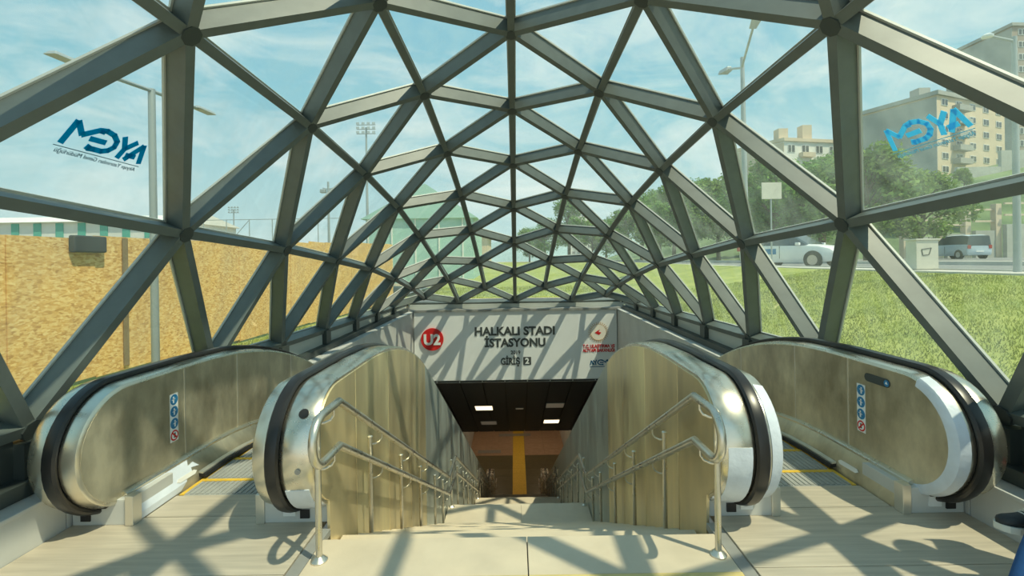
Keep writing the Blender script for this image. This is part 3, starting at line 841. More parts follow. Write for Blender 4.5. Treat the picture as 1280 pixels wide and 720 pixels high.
lg = logo_mesh(un, 50, 0.006).mesh('logo', [M['navy']])
inst('logo', lg, sign, Vector((x0, YS-0.001, z0))-sign.location, (math.pi/2, 0, 0))
MB().box(x0, x1, YS-0.006, YS, z0-0.05, z0-0.03).build('logo_line', M['navy'], sign)

# ------------------------------------------------------------------ ceiling of the descent, hall below
def cz(y): return -1.76-T30*(y-YS) if y < 20 else -5.57
ceil = struct(empty('ceiling', (0, 17, -5.5)))
nx = 9; pw = 5.8/nx
for i in range(nx):
    xa, xb = -2.9+i*pw+0.014, -2.9+(i+1)*pw-0.014
    for y0, y1 in ((13.42, 15.6), (15.6, 17.8), (17.8, 20.0), (20.0, 24.0), (24.0, 28.0), (28.0, 34.4)):
        MB().prism_x([(y0+0.006, cz(y0)), (y1-0.006, cz(y1-0.001) if y1 <= 20 else -5.57), (y1-0.006, (cz(y1-0.001) if y1 <= 20 else -5.57)+0.03), (y0+0.006, cz(y0)+0.03)], xa, xb).build('ceiling_panel', M['dark'], ceil)
MB().prism_x([(13.42, -1.70), (20.0, -5.50), (34.5, -5.50), (34.5, -5.3), (20.05, -5.3), (13.42, -1.5)], -2.92, 2.92).build('ceiling_core', M['black'], ceil)
def clight(x, y, on, label, w_=0.29, dpt=0.29):
    z = cz(y)
    t = thing('ceiling_light', (x, y, z), label, 'light', 'panel lights in the dark ceiling')
    if y < 20: t.rotation_euler = (-math.radians(30), 0, 0)
    MB().box(-w_-0.02, w_+0.02, -dpt-0.02, dpt+0.02, -0.012, 0.006).build('frame', M['channel'], t, world=False)
    MB().box(-w_, w_, -dpt, dpt, -0.018, -0.0115).build('diffuser', (M['lamp'] if y < 20 else M['hall_fill']) if on else M['lamp_dim'], t, world=False)
clight(-1.12, 16.2, True, 'lit square panel light high on the sloping ceiling, hoarding side of the small spot')
clight(1.30, 16.0, False, 'dim unlit panel light high on the sloping ceiling, lawn side of the small spot')
clight(-1.09, 18.4, False, 'dim unlit panel light low on the sloping dark ceiling')
clight(1.34, 18.3, True, 'lit square panel light low on the sloping dark ceiling')
clight(0.10, 16.35, False, 'small dim spot between two panel lights on the sloping ceiling', 0.12, 0.07)
for x in (-1.6, 1.6):
    for y in (24.5, 27.5, 30.5): clight(x, y, True, 'added unseen panel light in the flat ceiling, brightening the lower hall', 0.45, 0.45)  # unseen panels added to light the hall below
fl2 = struct(empty('floor', (0, 28, -10)))
MB().box(-2.9, 2.9, 22.6, 34.5, -10.3, -10.02).build('floor_bed', M['joint'], fl2)
for x0, x1 in ((-2.9, -1.6), (-1.6, -0.27), (0.45, 1.65), (1.65, 2.9)):
    y = 22.83
    while y < 34:
        y1 = min(y+0.9, 34.4)
        MB().box(x0+0.004, x1-0.004, y+0.004, y1-0.004, -10.03, -10.0).build('floor_tile', M['hallfloor'] if y < 27.7 else M['hallpink'], fl2)  # near tiles carry shade in their colour, far tiles warm lamplight
        y = y1
y = 22.83
while y < 34:
    MB().box(-0.265, 0.445, y+0.004, y+0.596, -10.03, -9.995).build('tactile_tile', M['yellow'], fl2); y += 0.6
for x0, x1, y in ((-2.4, -1.0, 28.6), (-1.2, 0.9, 31.3)):
    gt = MB()
    for k in range(4): gt.box(x0, x1, y+0.12*k, y+0.12*k+0.07, -9.999, -9.985)
    tag(gt.build('floor_grate', M['channel']), 'long dark drainage grate across the hall floor, %s' % ('beside the yellow tactile strip' if x1 < 0 else 'crossing the yellow tactile strip'), 'grate')
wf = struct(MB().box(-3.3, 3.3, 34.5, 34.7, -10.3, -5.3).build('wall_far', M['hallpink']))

# ------------------------------------------------------------------ ground around
def sm(a, b, x):
    t = max(0.0, min(1.0, (x-a)/(b-a))); return t*t*(3-2*t)
def gz(x, y):
    z = 0.05
    z += 1.15*max(0, min(1, (x-3.5)/7.0)) if x > 3.5 else 0
    z += (0.28+0.012*(y-14))*sm(14.0, 17.0, y)*(1-sm(3.5, 10.5, x)) if y > 14 else 0
    if y > 14 and x >= 3.5: z += 0.004*(y-14)*(sm(3.5, 10.5, x))
    z += (-z+0.02-0.025*max(0, min(y, 30)-6))*sm(-3.3, -5.0, x) if x < -3.3 else 0
    return z
def grid(x0, x1, nx, y0, y1, ny, f, m, name, skip=None):
    b = MB(); vs = []; fs = []
    for j in range(ny+1):
        for i in range(nx+1):
            x, y = x0+(x1-x0)*i/nx, y0+(y1-y0)*j/ny; vs.append((x, y, f(x, y)))
    for j in range(ny):
        for i in range(nx):
            a = j*(nx+1)+i; fs.append((a, a+1, a+nx+2, a+nx+1))
    b.add(vs, fs); return struct(b.build(name, M[m], smooth=True))
grid(3.34, 10.5, 24, -8, 14, 30, gz, 'lawn', 'lawn')
grid(-7.5, 10.5, 40, 14.0, 90, 90, gz, 'lawn', 'lawn')
grid(-7.5, -3.34, 10, -8, 14, 22, gz, 'lawn', 'lawn')
grid(-160, -7.5, 12, -8, 200, 12, lambda x, y: 0.3 if x < -9 else gz(-7.5, y), 'soil', 'ground')
gr = lambda x, y: 1.2+0.004*max(0, y-14)
struct(MB().box(10.5, 11.6, -8, 90, 0.6, 1.24).build('pavement', M['pave']))
struct(MB().box(11.6, 11.78, -8, 90, 0.6, 1.27).build('kerb', M['concrete']))
struct(MB().box(11.78, 20, -8, 120, 0.6, 1.16).build('road', M['asphalt']))
struct(MB().box(20.0, 21.2, -8, 120, 0.6, 1.32).build('pavement', M['pave']))
struct(MB().box(21.2, 46, -8, 60, 0.6, 1.24).build('road', M['asphalt']))
struct(MB().box(-160, 200, 90, 320, 0.0, 0.5).build('ground', M['soil']))
def hz(x, y):
    top = 10.4+(x-53)*0.21
    return 1.0+(max(4, top)-1.0)*sm(44, 74, y)*sm(22, 48, x)
grid(22, 170, 40, 40, 150, 40, hz, 'hillgrass', 'embankment')
def far_hill(x, y):
    k = 1-abs(y-640)/140
    return max(0, k)*(26+13*math.sin(x*0.008+1)+9*math.sin(x*0.021)+5*math.sin(x*.05))
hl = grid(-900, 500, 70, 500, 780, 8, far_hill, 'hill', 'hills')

# grass blades on the nearest lawn
rg = random.Random(5)
def blades(n, xr, yr, hmin, hmax, label):
    vs = []; fs = []
    for i in range(n):
        x, y = rg.uniform(*xr), rg.uniform(*yr); z = gz(x, y); a = rg.uniform(0, 6.28); h = rg.uniform(hmin, hmax); w_ = rg.uniform(.006, .012)
        b = len(vs); lx, ly = rg.uniform(-.8, .8)*h, rg.uniform(-.8, .8)*h
        vs.extend([(x+w_*math.cos(a), y+w_*math.sin(a), z-0.01), (x-w_*math.cos(a), y-w_*math.sin(a), z-0.01), (x+lx, y+ly, z+h)])
        fs.append((b, b+1, b+2))
    bl = MB(); bl.add(vs, fs)
    tag(bl.build('grass_blades', M['blade']), label, 'grass', kind='stuff')
blades(80000, (3.45, 10.4), (1.5, 16), 0.02, 0.055, 'short green grass of the lawn sloping up to the road')
blades(12000, (-6.05, -3.45), (2.0, 13.5), 0.04, 0.12, 'rough grass strip between the vault and the hoarding')
blades(16000, (-3.4, 3.4), (14.15, 22), 0.02, 0.06, 'short grass of the lawn behind the sign wall')

# ------------------------------------------------------------------ hoarding and things beside it
ho = thing('hoarding', (-6.2, 8, 0), 'tall strand-board hoarding of yellow-brown sheets beside the vault', 'fence')
y = -4.0; k = 0
while y < 23.6:
    zt = 2.06+0.028*max(0, y-5)+(0.02 if k % 2 else 0.0)
    MB().box(-6.22-0.012*(k % 2), -6.20-0.012*(k % 2), y+0.004, y+1.216, gz(-6.2, y)+0.04, zt).build('board', M['osb'], ho)
    if k % 2 == 0:
        MB().box(-6.31, -6.235, y-0.04, y+0.04, gz(-6.2, y)-0.1, zt-0.1).build('post', M['timber'], ho)
    y += 1.22; k += 1
MB().box(-6.198, -6.185, 7.46, 7.56, 0.10, 2.12).build('cover_batten', M['timber'], ho)
tag(MB().box(-6.19, -6.10, 6.55, 7.08, 1.88, 2.12).build('black_tarpaulin', M['shirt'], bevel=0.02), 'small dark sheet hanging over the top of the strand-board hoarding', 'sheet')

def tube_thing(pts, r): return MB().tube(pts, r, 8)
lp = thing('street_lamp', (-3.9, 5.11, gz(-3.9, 5.1)), 'grey twin-arm lamp post standing in front of the hoarding', 'street lamp')
MB().tube([(-3.9, 5.11, 0.03), (-3.9, 5.11, 3.59)], [0.040, 0.034], 10).build('pole', M['pole'], lp, smooth=True)
MB().cyl((-3.9, 5.11, 0.02), (-3.9, 5.11, 0.06), 0.12, n=12).build('base_plate', M['pole'], lp)
MB().tube([(-3.9, 4.30, 3.50), (-3.9, 5.11, 3.57), (-3.9, 5.85, 3.62)], 0.021, 8).build('arm', M['pole'], lp, smooth=True)
for y0, y1, z in ((3.98, 4.34, 3.48), (5.80, 6.14, 3.61)):
    MB().hexa([(-3.96, y0, z), (-3.84, y0, z), (-3.84, y1, z+.01), (-3.96, y1, z+.01), (-3.93, y0+.03, z+.04), (-3.87, y0+.03, z+.04), (-3.87, y1, z+.05), (-3.93, y1, z+.05)]).build('lamp_head', M['pole'], lp, bevel=0.008)

def flood(x, y, h, label):
    t = thing('floodlight_mast', (x, y, 0.3), label, 'floodlight', 'masts beyond the hoarding')
    MB().tube([(x, y, 0.3), (x, y, h)], [0.28, 0.15], 8).build('mast', M['pole'], t)
    for r_ in range(3):
        MB().box(x-1.6, x+1.6, y-0.06, y+0.06, h-1.1+0.75*r_, h-1.0+0.75*r_).build('crossbar', M['pole'], t)
        for q in range(4):
            cx = x-1.35+0.9*q
            MB().hexa([(cx-.25, y-.35, h-1.05+.75*r_), (cx+.25, y-.35, h-1.05+.75*r_), (cx+.2, y-.05, h-.95+.75*r_), (cx-.2, y-.05, h-.95+.75*r_),
                       (cx-.25, y-.25, h-.65+.75*r_), (cx+.25, y-.25, h-.65+.75*r_), (cx+.2, y-.05, h-.7+.75*r_), (cx-.2, y-.05, h-.7+.75*r_)]).build('floodlight_head', M['pole'], t)
flood(-24.8, 80, 24.5, 'tall floodlight mast with rows of lamps, the taller one beyond the hoarding')
flood(-86, 145, 18.5, 'short distant floodlight mast seen above the fence')
t = thing('street_lamp', (-14.9, 38, 0.3), 'slim twin-headed lamp post beside the teal shed beyond the hoarding', 'street lamp')
MB().tube([(-14.9, 38, .3), (-14.9, 38, 8.2)], [0.12, 0.08], 8).build('pole', M['pole'], t)
for sx in (-1, 1):
    MB().tube([(-14.9, 38, 7.6), (-14.9+sx*.45, 38, 7.7)], 0.04, 6).build('arm', M['pole'], t)
    MB().box(-14.9+sx*.4-.22, -14.9+sx*.4+.22, 37.8, 38.2, 7.3, 7.6).build('lamp_head', M['pole'], t, bevel=0.05)

# wire fence frame behind the hoarding
fe = thing('sports_fence', (-20, 34, 0.3), 'thin tall wire fence frame standing beyond the hoarding', 'fence')
for k in range(8):
    x = -24+1.65*k
    MB().cyl((x, 34, .3), (x, 34, 4.9), 0.035, n=6).build('post', M['pole'], fe)
    if k in (2, 5): MB().tube([(x, 34, 3.0), (x+1.6, 34, 4.8)], 0.025, 5).build('brace', M['pole'], fe)
for z in (2.6, 4.88):
    MB().tube([(-24, 34, z), (-24+1.65*7, 34, z)], 0.025, 5).build('rail', M['pole'], fe)

# white and green sheet building
bd = thing('storage_hall', (-47, 50, 0.3), 'long white sheet-metal hall with green vertical panels beyond the hoarding', 'building')
MB().box(-64, -36.5, 50, 62, 0.3, 6.4).build('wall', M['bwhite'], bd)
MB().prism_x([(49.6, 6.4), (62.4, 6.4), (56, 7.6)], -64.4, -36.1).build('roof', M['bwhite'], bd)
for k in range(7):
    x = -53.2+2.35*k
    for z0, z1 in ((1.2, 4.2), (4.6, 6.3)):
        MB().box(x, x+0.8, 49.93, 50.02, z0, z1).build('green_panel', M['bgreen'], bd)
bd = thing('site_cabin', (-33, 52, 0.3), 'low white site cabin with a small brown stack beside the green-panelled hall', 'building')
MB().box(-36, -29, 51.5, 56, 0.3, 4.1).build('wall', M['bwhite'], bd)
MB().prism_x([(51.2, 4.1), (56.3, 4.1), (56.3, 4.4), (51.2, 4.3)], -36.3, -28.7).build('roof', M['pave'], bd)
MB().box(-35.2, -34.3, 51.4, 52, 4.3, 5.5).build('stack', M['brown'], bd)
for k in range(3): MB().box(-34.4+2*k, -33.4+2*k, 51.45, 51.52, 1.8, 3.3).build('window', M['win'], bd)

# pale teal shed behind the vault, standing in for an indistinct teal shape
bd = thing('volume', (-5.6, 30, 0.4), 'pale plain teal shed with a pitched roof behind the vault', 'building')
MB().box(-9.4, -2.6, 30, 38, 0.3, 4.4).build('wall', M['teal'], bd)
b = MB(); b.add([(-9.7, 29.8, 4.4), (-2.3, 29.8, 4.4), (-5.6, 29.8, 6.6), (-9.7, 38.2, 4.4), (-2.3, 38.2, 4.4), (-5.6, 38.2, 6.6)], [(0, 1, 2), (5, 4, 3), (0, 2, 5, 3), (2, 1, 4, 5), (1, 0, 3, 4)])
b.build('roof', M['teal'], bd)
for k in range(5): MB().box(-9.3+1.5*k, -9.22+1.5*k, 29.93, 30.02, 0.3, 4.4).build('wall_rib', M['bwhite'], bd)
bd = thing('house', (-7, 62, 0.9), 'beige gabled house with tiled roof far behind the teal shed', 'building')
MB().box(-11.5, -3.5, 62, 72, 0.5, 4.8).build('wall', M['beige'], bd)
b = MB(); b.add([(-12, 61.6, 4.8), (-3, 61.6, 4.8), (-7.5, 61.6, 8.2), (-12, 72.4, 4.8), (-3, 72.4, 4.8), (-7.5, 72.4, 8.2)], [(0, 1, 2), (5, 4, 3), (0, 2, 5, 3), (2, 1, 4, 5), (1, 0, 3, 4)])
b.build('roof', M['roof'], bd)
for k in range(3):
    wn = MB().box(-10.4+2.4*k, -9.2+2.4*k, 61.94, 62.02, 2.0, 3.5).build('window', M['winframe'], bd)
    MB().box(-10.3+2.4*k, -9.3+2.4*k, 61.90, 61.95, 2.1, 3.4).build('pane', M['win'], wn)

# ------------------------------------------------------------------ apartment blocks
def tower(name_lab, corner, d1, w1, d2, w2, z0, z1, floors, nwin, mwall, mside, cat='building', chimneys=()):
    d1, d2 = Vector(d1).normalized(), Vector(d2).normalized(); c = Vector(corner)
    t = thing('apartment_block', (c.x, c.y, z0), name_lab, cat)
    P = [c, c+d2*w2, c+d2*w2+d1*w1, c+d1*w1]
    MB().prism_z([(p.x, p.y) for p in P], z0, z1).build('wall', mwall, t)
    n1 = Vector((d2.y, -d2.x)); n1 = n1 if n1.dot(d1) < 0 else -n1       # outward of the d2 face
    n2 = Vector((d1.y, -d1.x)); n2 = n2 if n2.dot(d2) < 0 else -n2
    q = [c+n2*0.05, c+n2*0.15, c+n2*0.15+d1*w1, c+n2*0.05+d1*w1]
    MB().prism_z([(p.x, p.y) for p in [c, c+n2*0.15, c+n2*0.15+d1*w1, c+d1*w1]], z0, z1-0.3).build('gable_wall', mside, t)
    R = [c-d2*0.4-d1*0.4, c+d2*(w2+.4)-d1*.4, c+d2*(w2+.4)+d1*(w1+.4), c-d2*.4+d1*(w1+.4)]
    MB().prism_z([(p.x, p.y) for p in R], z1, z1+0.7).build('roof_parapet', mside, t)
    fh = (z1-z0)/floors
    for f in range(floors):
        for k in range(nwin):
            a = (k+0.5)*w2/nwin; ww = min(0.9, w2/nwin*0.28)
            zb = z0+f*fh+fh*0.3
            pa, pb = c+d2*(a-ww), c+d2*(a+ww)
            wn = MB().prism_z([(p.x, p.y) for p in [pa, pb, pb+n1*0.08, pa+n1*0.08]], zb, zb+fh*0.5).build('window', M['winframe'], t)
            for hx in (0, 1):
                ga = pa+d2*(0.12+hx*(ww-0.02)); gb = ga+d2*(ww-0.22)
                MB().prism_z([(p.x, p.y) for p in [ga+n1*.05, gb+n1*.05, gb+n1*.12, ga+n1*.12]], zb+.12, zb+fh*0.5-.12).build('pane', M['win'], wn)
        if nwin >= 4:
            for k in (1,):
                a = (k+0.5)*w2/nwin
                pa, pb = c+d2*(a-w2/nwin*.45), c+d2*(a+w2/nwin*.45)
                MB().prism_z([(p.x, p.y) for p in [pa, pb, pb+n1*1.1, pa+n1*1.1]], z0+f*fh, z0+f*fh+0.95).build('balcony', mside, t)
    for cx, cy, ch in chimneys:
        p = c+d2*cx+d1*cy
        MB().prism_z([(p.x-1, p.y-1), (p.x+1, p.y-1), (p.x+1, p.y+1), (p.x-1, p.y+1)], z1+0.7, z1+ch).build('chimney', mside, t)
    return t
tower('beige apartment block with a blank side wall in shaded grey on the hill', (72, 80), (-0.37, 0.93), 12, (0.93, 0.37), 21, 8, 28.6, 9, 5, M['beige'], M['grayr'], chimneys=((3, 4, 2.6),))  # grey of the side wall puts its shade into the colour
tower('tall brown apartment tower rising highest on the hill', (111.5, 105), (0.0, 1), 16, (1, 0.05), 18, 8, 52, 16, 4, M['brown'], M['grayr'])
tower('cream low apartment house with two chimneys above the trees', (57.5, 100), (-0.5, 0.9), 12, (0.95, 0.2), 14, 6, 26.0, 6, 4, M['bwhite'], M['beige'], chimneys=((1.5, 2, 3.0), (7.5, 2, 4.0)))
tower('pale distant apartment tower beyond the far end of the lawn', (24, 200), (0, 1), 12, (1, 0), 9, 0.4, 21, 8, 4, M['bwhite'], M['grayr'])

# retaining wall on the embankment, stepped fence below it
rw = thing('retaining_wall', (70, 70, 8), 'pale concrete retaining wall running along the top of the embankment', 'wall')
for k in range(9):
    x = 46+6.5*k
    zb = hz(x+3, 70)-0.8; zt = 11.3+(x-53)*0.215+ (1.4 if x > 70 else 0.4)
    MB().box(x+0.02, x+6.48, 69.6, 70.1, zb, zt).build('wall_panel', M['concrete'], rw)
sf = thing('stepped_fence', (40, 44, 2.2), 'beige stepped fence with square pillars and rails behind the parked van', 'fence')
prev = None
for k, (u, vb, vt) in enumerate(((1130, 297, 278), (1172, 293, 270), (1207, 289, 263), (1245, 281, 255), (1290, 275, 248))):
    y = 45-0.5*k; d0, d1 = ray(u, vb), ray(u, vt)
    x = d0.x*y; zb = CAM_H+d0.z*y; zt = CAM_H+d1.z*y
    MB().box(x-0.27, x+0.27, y-0.27, y+0.27, 1.0, zt).build('pillar', M['beige'], sf, bevel=0.03)
    if prev:
        px, py, pzb, pzt = prev
        for zz_ in (0.75, 0.2):
            za = pzb+(pzt-pzb)*zz_+0.4
            MB().box(px+0.27, x-0.27, y-0.08, y+0.08, za, za+0.16).build('rail', M['beige'], sf)
        MB().box(px+0.27, x-0.27, y-0.2, y+0.2, 1.0, pzb).build('plinth', M['concrete'], sf)
    prev = (x, y, zb, zt)

# ------------------------------------------------------------------ street furniture on the road side
t = thing('utility_cabinet', (11.15, 12.9, 1.24), 'pale grey utility cabinet standing on the pavement by the lawn', 'cabinet')
MB().box(10.86, 11.46, 12.75, 13.1, 1.27, 2.05).build('body', M['cab'], t, bevel=0.01)
MB().box(10.83, 11.49, 12.72, 13.13, 2.05, 2.09).build('lid', M['cab'], t, bevel=0.008)
MB().box(10.90, 11.42, 12.77, 13.08, 1.24, 1.27).build('plinth', M['concrete'], t)
m = MB()
for a, b in (((11.0, 1.80), (11.26, 1.84)), ((11.0, 1.80), (11.03, 1.64)), ((11.03, 1.64), (11.2, 1.66)), ((11.2, 1.66), (11.26, 1.84))):
    m.tube([(a[0], 12.745, a[1]), (b[0], 12.745, b[1])], 0.012, 5)
m.build('door_mark', M['ink'], t)

t = thing('street_lamp', (11.3, 22.8, 1.24), 'tall twin-headed road lamp on the pavement next to the white car', 'street lamp')
MB().tube([(11.2, 22.8, 1.24), (11.15, 22.8, 11.3)], [0.16, 0.09], 10).build('pole', M['pole'], t, smooth=True)
MB().tube([(10.75, 20.9, 11.9), (11.12, 22.8, 10.8), (11.35, 24.7, 11.5)], 0.055, 8).build('arm', M['pole'], t, smooth=True)
for p, q in (((10.70, 20.9, 11.85), (10.55, 20.0, 12.1)), ((11.35, 24.6, 11.5), (11.5, 25.7, 11.7))):
    p, q = Vector(p), Vector(q); d = (q-p).normalized(); sd_ = Vector((0.28, 0, 0)); up = Vector((0, 0, .11))
    MB().hexa([p-sd_*.6-up, p+sd_*.6-up, q+sd_-up, q-sd_-up, p-sd_*.4+up, p+sd_*.4+up, q+sd_*.7+up, q-sd_*.7+up]).build('lamp_head', M['pole'], t, bevel=0.03)
t = thing('street_lamp', (11.35, 10.65, 1.24), 'single-arm lamp post on the pavement near the utility cabinet', 'street lamp')
MB().tube([(11.35, 10.65, 1.24), (11.35, 10.65, 6.55)], [0.075, 0.05], 10).build('pole', M['pole'], t, smooth=True)
MB().tube([(11.35, 10.65, 6.45), (10.85, 10.65, 6.56)], 0.028, 8).build('arm', M['pole'], t, smooth=True)
MB().lathe([(0.02, -.03), (0.10, -.02), (0.11, .02), (0.06, .06)], (10.75, 10.65, 6.56), 12).build('lamp_head', M['lens'], t, smooth=True)
t = thing('road_sign', (12.0, 22.4, 1.2), 'blank pale rectangular road sign on a thin post in front of trees', 'sign')
t.location = (11.45, 21.0, 1.24)
MB().cyl((11.45, 21.0, 1.24), (11.45, 21.0, 4.9), 0.035, n=8).build('post', M['pole'], t)
MB().box(11.02, 11.90, 20.94, 20.97, 4.22, 4.95).build('panel', M['cab'], t, bevel=0.005)

# ------------------------------------------------------------------ cars
def car(loc, rz, label, paint, sedan=True):
    t = thing('parked_car', loc, label, 'car', None, rz)
    if sedan:      # x, half width, sill, shoulder, roof half width, roof z
        ST = [(-2.25, .62, .42, .72, .55, .74), (-2.15, .80, .30, .90, .66, .93), (-1.75, .88, .24, .98, .70, 1.02), (-1.45, .90, .22, 1.0, .66, 1.10),
              (-0.75, .91, .22, 1.0, .58, 1.47), (-0.1, .91, .22, .98, .60, 1.52), (0.35, .91, .22, .97, .60, 1.47), (1.05, .90, .22, .96, .66, 1.02),
              (1.6, .89, .23, .92, .68, .95), (2.05, .82, .28, .80, .62, .83), (2.25, .64, .36, .62, .5, .64)]
        cabs = (3, 7); wz = (-1.38, 1.42); wr = .33
    else:
        ST = [(-2.15, .78, .40, .95, .62, 1.0), (-2.1, .86, .30, 1.10, .72, 1.78), (-1.6, .89, .25, 1.12, .74, 1.86), (-0.6, .90, .24, 1.12, .75, 1.86),
              (0.35, .90, .24, 1.10, .72, 1.80), (1.15, .89, .24, 1.08, .70, 1.14), (1.75, .86, .26, 1.0, .66, 1.04), (2.1, .78, .32, .8, .56, .84), (2.2, .66, .38, .6, .5, .62)]
        cabs = (1, 5); wz = (-1.35, 1.35); wr = .32
    def ring(st):
        x, w_, zs, zsh, rw_, zr = st
        return [(x, -w_*.92, zs), (x, -w_, zs+.18), (x, -w_, zsh-.12), (x, -w_*.96, zsh), (x, -rw_, zr-.04), (x, -rw_*.8, zr), (x, rw_*.8, zr), (x, rw_, zr-.04), (x, w_*.96, zsh), (x, w_, zsh-.12), (x, w_, zs+.18), (x, w_*.92, zs)]
    R = [ring(q) for q in ST]; n = 12; vs = [p for r in R for p in r]; fs = []; side = []; front = []; rear = []
    for i in range(len(R)-1):
        for j in range(n):
            a, b = i*n+j, i*n+(j+1) % n; f = (a, b, b+n, a+n)
            if cabs[0] <= i < cabs[1] and j in (3, 7): side.append((j, f))
            elif i == cabs[1]-1 and j in (4, 5, 6): front.append(f)
            elif i == cabs[0] and sedan and j in (4, 5, 6): rear.append(f)
            elif i == 0 and not sedan and j in (3, 4, 5, 6, 7): rear.append(f)
            else: fs.append(f)
    fs.append(tuple(range(n))[::-1]); fs.append(tuple(range((len(R)-1)*n, len(R)*n)))
    b = MB(); b.add(vs, fs); b.build('body', paint, t, smooth=True, world=False)
    for j in (3, 7):
        b = MB(); b.add(vs, [f for q, f in side if q == j]); b.build('side_window', M['carglass'], t, world=False)
    b = MB(); b.add(vs, front); b.build('windscreen', M['carglass'], t, world=False)
    b = MB(); b.add(vs, rear); b.build('rear_window', M['carglass'], t, world=False)
    for x in wz:
        for sy in (-1, 1):
            wh = MB().cyl((x, sy*.70, wr), (x, sy*.925, wr), wr, n=20).build('wheel', M['tyre'], t, smooth=True, world=False)
            MB().cyl((x, sy*.90, wr), (x, sy*.935, wr), wr*.66, n=16).build('wheel_rim', M['alloy'], wh, world=False)
            MB().cyl((x, sy*.86, wr+.02), (x, sy*.918, wr+.02), wr*1.17, n=20).build('wheel_arch', M['tyre'], t, world=False)
    xe = ST[-1][0]; xs = ST[0][0]
    for sy in (-1, 1):
        MB().hexa([(xe-.42, sy*.84, .66), (xe-.02, sy*.50, .56), (xe-.0, sy*.48, .62), (xe-.40, sy*.80, .74), (xe-.46, sy*.86, .76), (xe-.06, sy*.52, .66), (xe-.1, sy*.5, .68), (xe-.46, sy*.8, .80)]).build('headlamp', M['lens'], t, world=False)
        MB().box(xs-.02, xs+.14, sy*.62, sy*.84, .78, 1.05).build('tail_lamp', M['tail'], t, world=False)
        MB().box(.75, .92, sy*.90, sy*1.04, .98, 1.1).build('mirror', paint, t, bevel=0.02, world=False)
    MB().box(xe-.10, xe+.015, -.45, .45, .30, .50).build('grille', M['black'], t, bevel=0.02, world=False)
    MB().box(xs-.02, xs+.1, -.26, .26, .52, .64).build('number_plate', M['white'], t, world=False)
    for sy in (-1, 1): MB().box(-0.05, -0.03, sy*.905, sy*.915, .4, .97).build('door_gap', M['black'], t, world=False)
    return t
c1 = car((12.9, 21.9, 1.16), math.radians(-62), 'white hatchback car with a blue door mark parked by the kerb', M['carwhite'])
MB().box(-0.75, -0.2, -0.922, -0.912, 0.6, 0.85).build('door_mark', M['blue'], c1, world=False)
car((35.6, 38.0, 1.24), math.radians(84), 'pale blue-grey van seen from behind on the far road', M['carblue'], sedan=False)

# ------------------------------------------------------------------ trees
def tree_mesh(seed, h, r, nleaf, ls):
    rg = random.Random(seed); tr = MB()
    tr.tube([(0, 0, 0), (0.05*h*.3, 0, h*.25), (0, 0.03*h, h*.55), (0, 0, h*.8)], [h*.028, h*.022, h*.015, h*.006], 8)
    cl = []
    for k in range(18):
        a = rg.uniform(0, 6.28); q = rg.random()
        zc = h*(0.34+0.56*q); rr = r*(0.35+0.55*math.sin(math.pi*min(1, (0.15+q*.85))))*rg.uniform(.5, 1)
        c = Vector((rr*math.cos(a), rr*math.sin(a), zc)); cl.append((c, r*rg.uniform(.30, .52)))
        tr.tube([(0, 0, h*(.25+.35*q)), (c.x*.5, c.y*.5, (h*(.25+.35*q)+zc)/2+.2), tuple(c)], [h*.010, h*.006, h*.002], 5)
    vs = []; fs = []
    for i in range(nleaf):
        c, cr_ = rg.choice(cl)
        d = Vector((rg.gauss(0, 1), rg.gauss(0, 1), rg.gauss(0, 1))).normalized()
        p = c+d*cr_*(rg.random()**0.4)
        u = Vector((rg.gauss(0, 1), rg.gauss(0, 1), rg.gauss(0, .6))).normalized()*ls*rg.uniform(.6, 1.2)
        v = u.cross(d).normalized()*ls*rg.uniform(.35, .6) if u.cross(d).length > .01 else Vector((0, 0, ls*.4))
        b = len(vs); vs.extend([p-u*.5, p+v*.5, p+u*.5, p-v*.5]); fs.append((b, b+1, b+2, b+3))
    cr_ = MB(); cr_.add(vs, fs)
    return tr, cr_
protos = []
for sd_, h, r, lm in ((1, 9.5, 3.6, 'leaf'), (2, 8.2, 3.2, 'leaf2'), (3, 10.5, 3.2, 'leaf')):
    a, b = tree_mesh(sd_, h, r, 6500, 0.44)
    protos.append((a.mesh('trunk', [M['bark']], smooth=True), b.mesh('crown', [M[lm]]), h))
def tree(x, y, z, kind, sc, label, group):
    t = thing('tree', (x, y, z), label, 'tree', group, random.uniform(0, 6.28)); t.scale = (sc, sc, sc*random.uniform(.93, 1.08))
    for nm, me in (('trunk', protos[kind][0]), ('crown', protos[kind][1])):
        o = link(bpy.data.objects.new(nm, me)); o.parent = t
for k, (x, y, kind, sc) in enumerate(((22.4, 30, 1, .88), (22.8, 35, 0, .86), (22.2, 40, 2, .85), (23.0, 46, 0, .95), (22.5, 52, 1, 1.05), (22.7, 59, 2, 1.0), (22.3, 66, 0, 1.1), (22.8, 74, 1, 1.2), (22.4, 83, 0, 1.2), (30, 62, 2, 1.1), (34, 55, 0, 1.0), (28.5, 33, 1, .8), (28, 43, 2, .95), (29, 52, 0, 1.0), (31, 80, 1, 1.2), (30, 97, 2, 1.3), (21.9, 94, 1, 1.2))):
    tree(x, y, 1.3 if x < 25 else max(1.2, hz(x, y)-0.1), kind, sc, 'leafy green roadside tree in the row across the road', 'roadside trees across the road')
for x, y, kind, sc in ((41, 54, 1, .75), (46.5, 57, 0, .78), (40, 61, 2, .9), (52, 61, 1, .7), (57, 64, 0, .45), (63, 66, 1, .4), (54, 56, 2, .42)):
    tree(x, y, hz(x, y)-0.1, kind, sc, 'green tree on the embankment slope below the apartment block', 'trees on the embankment')
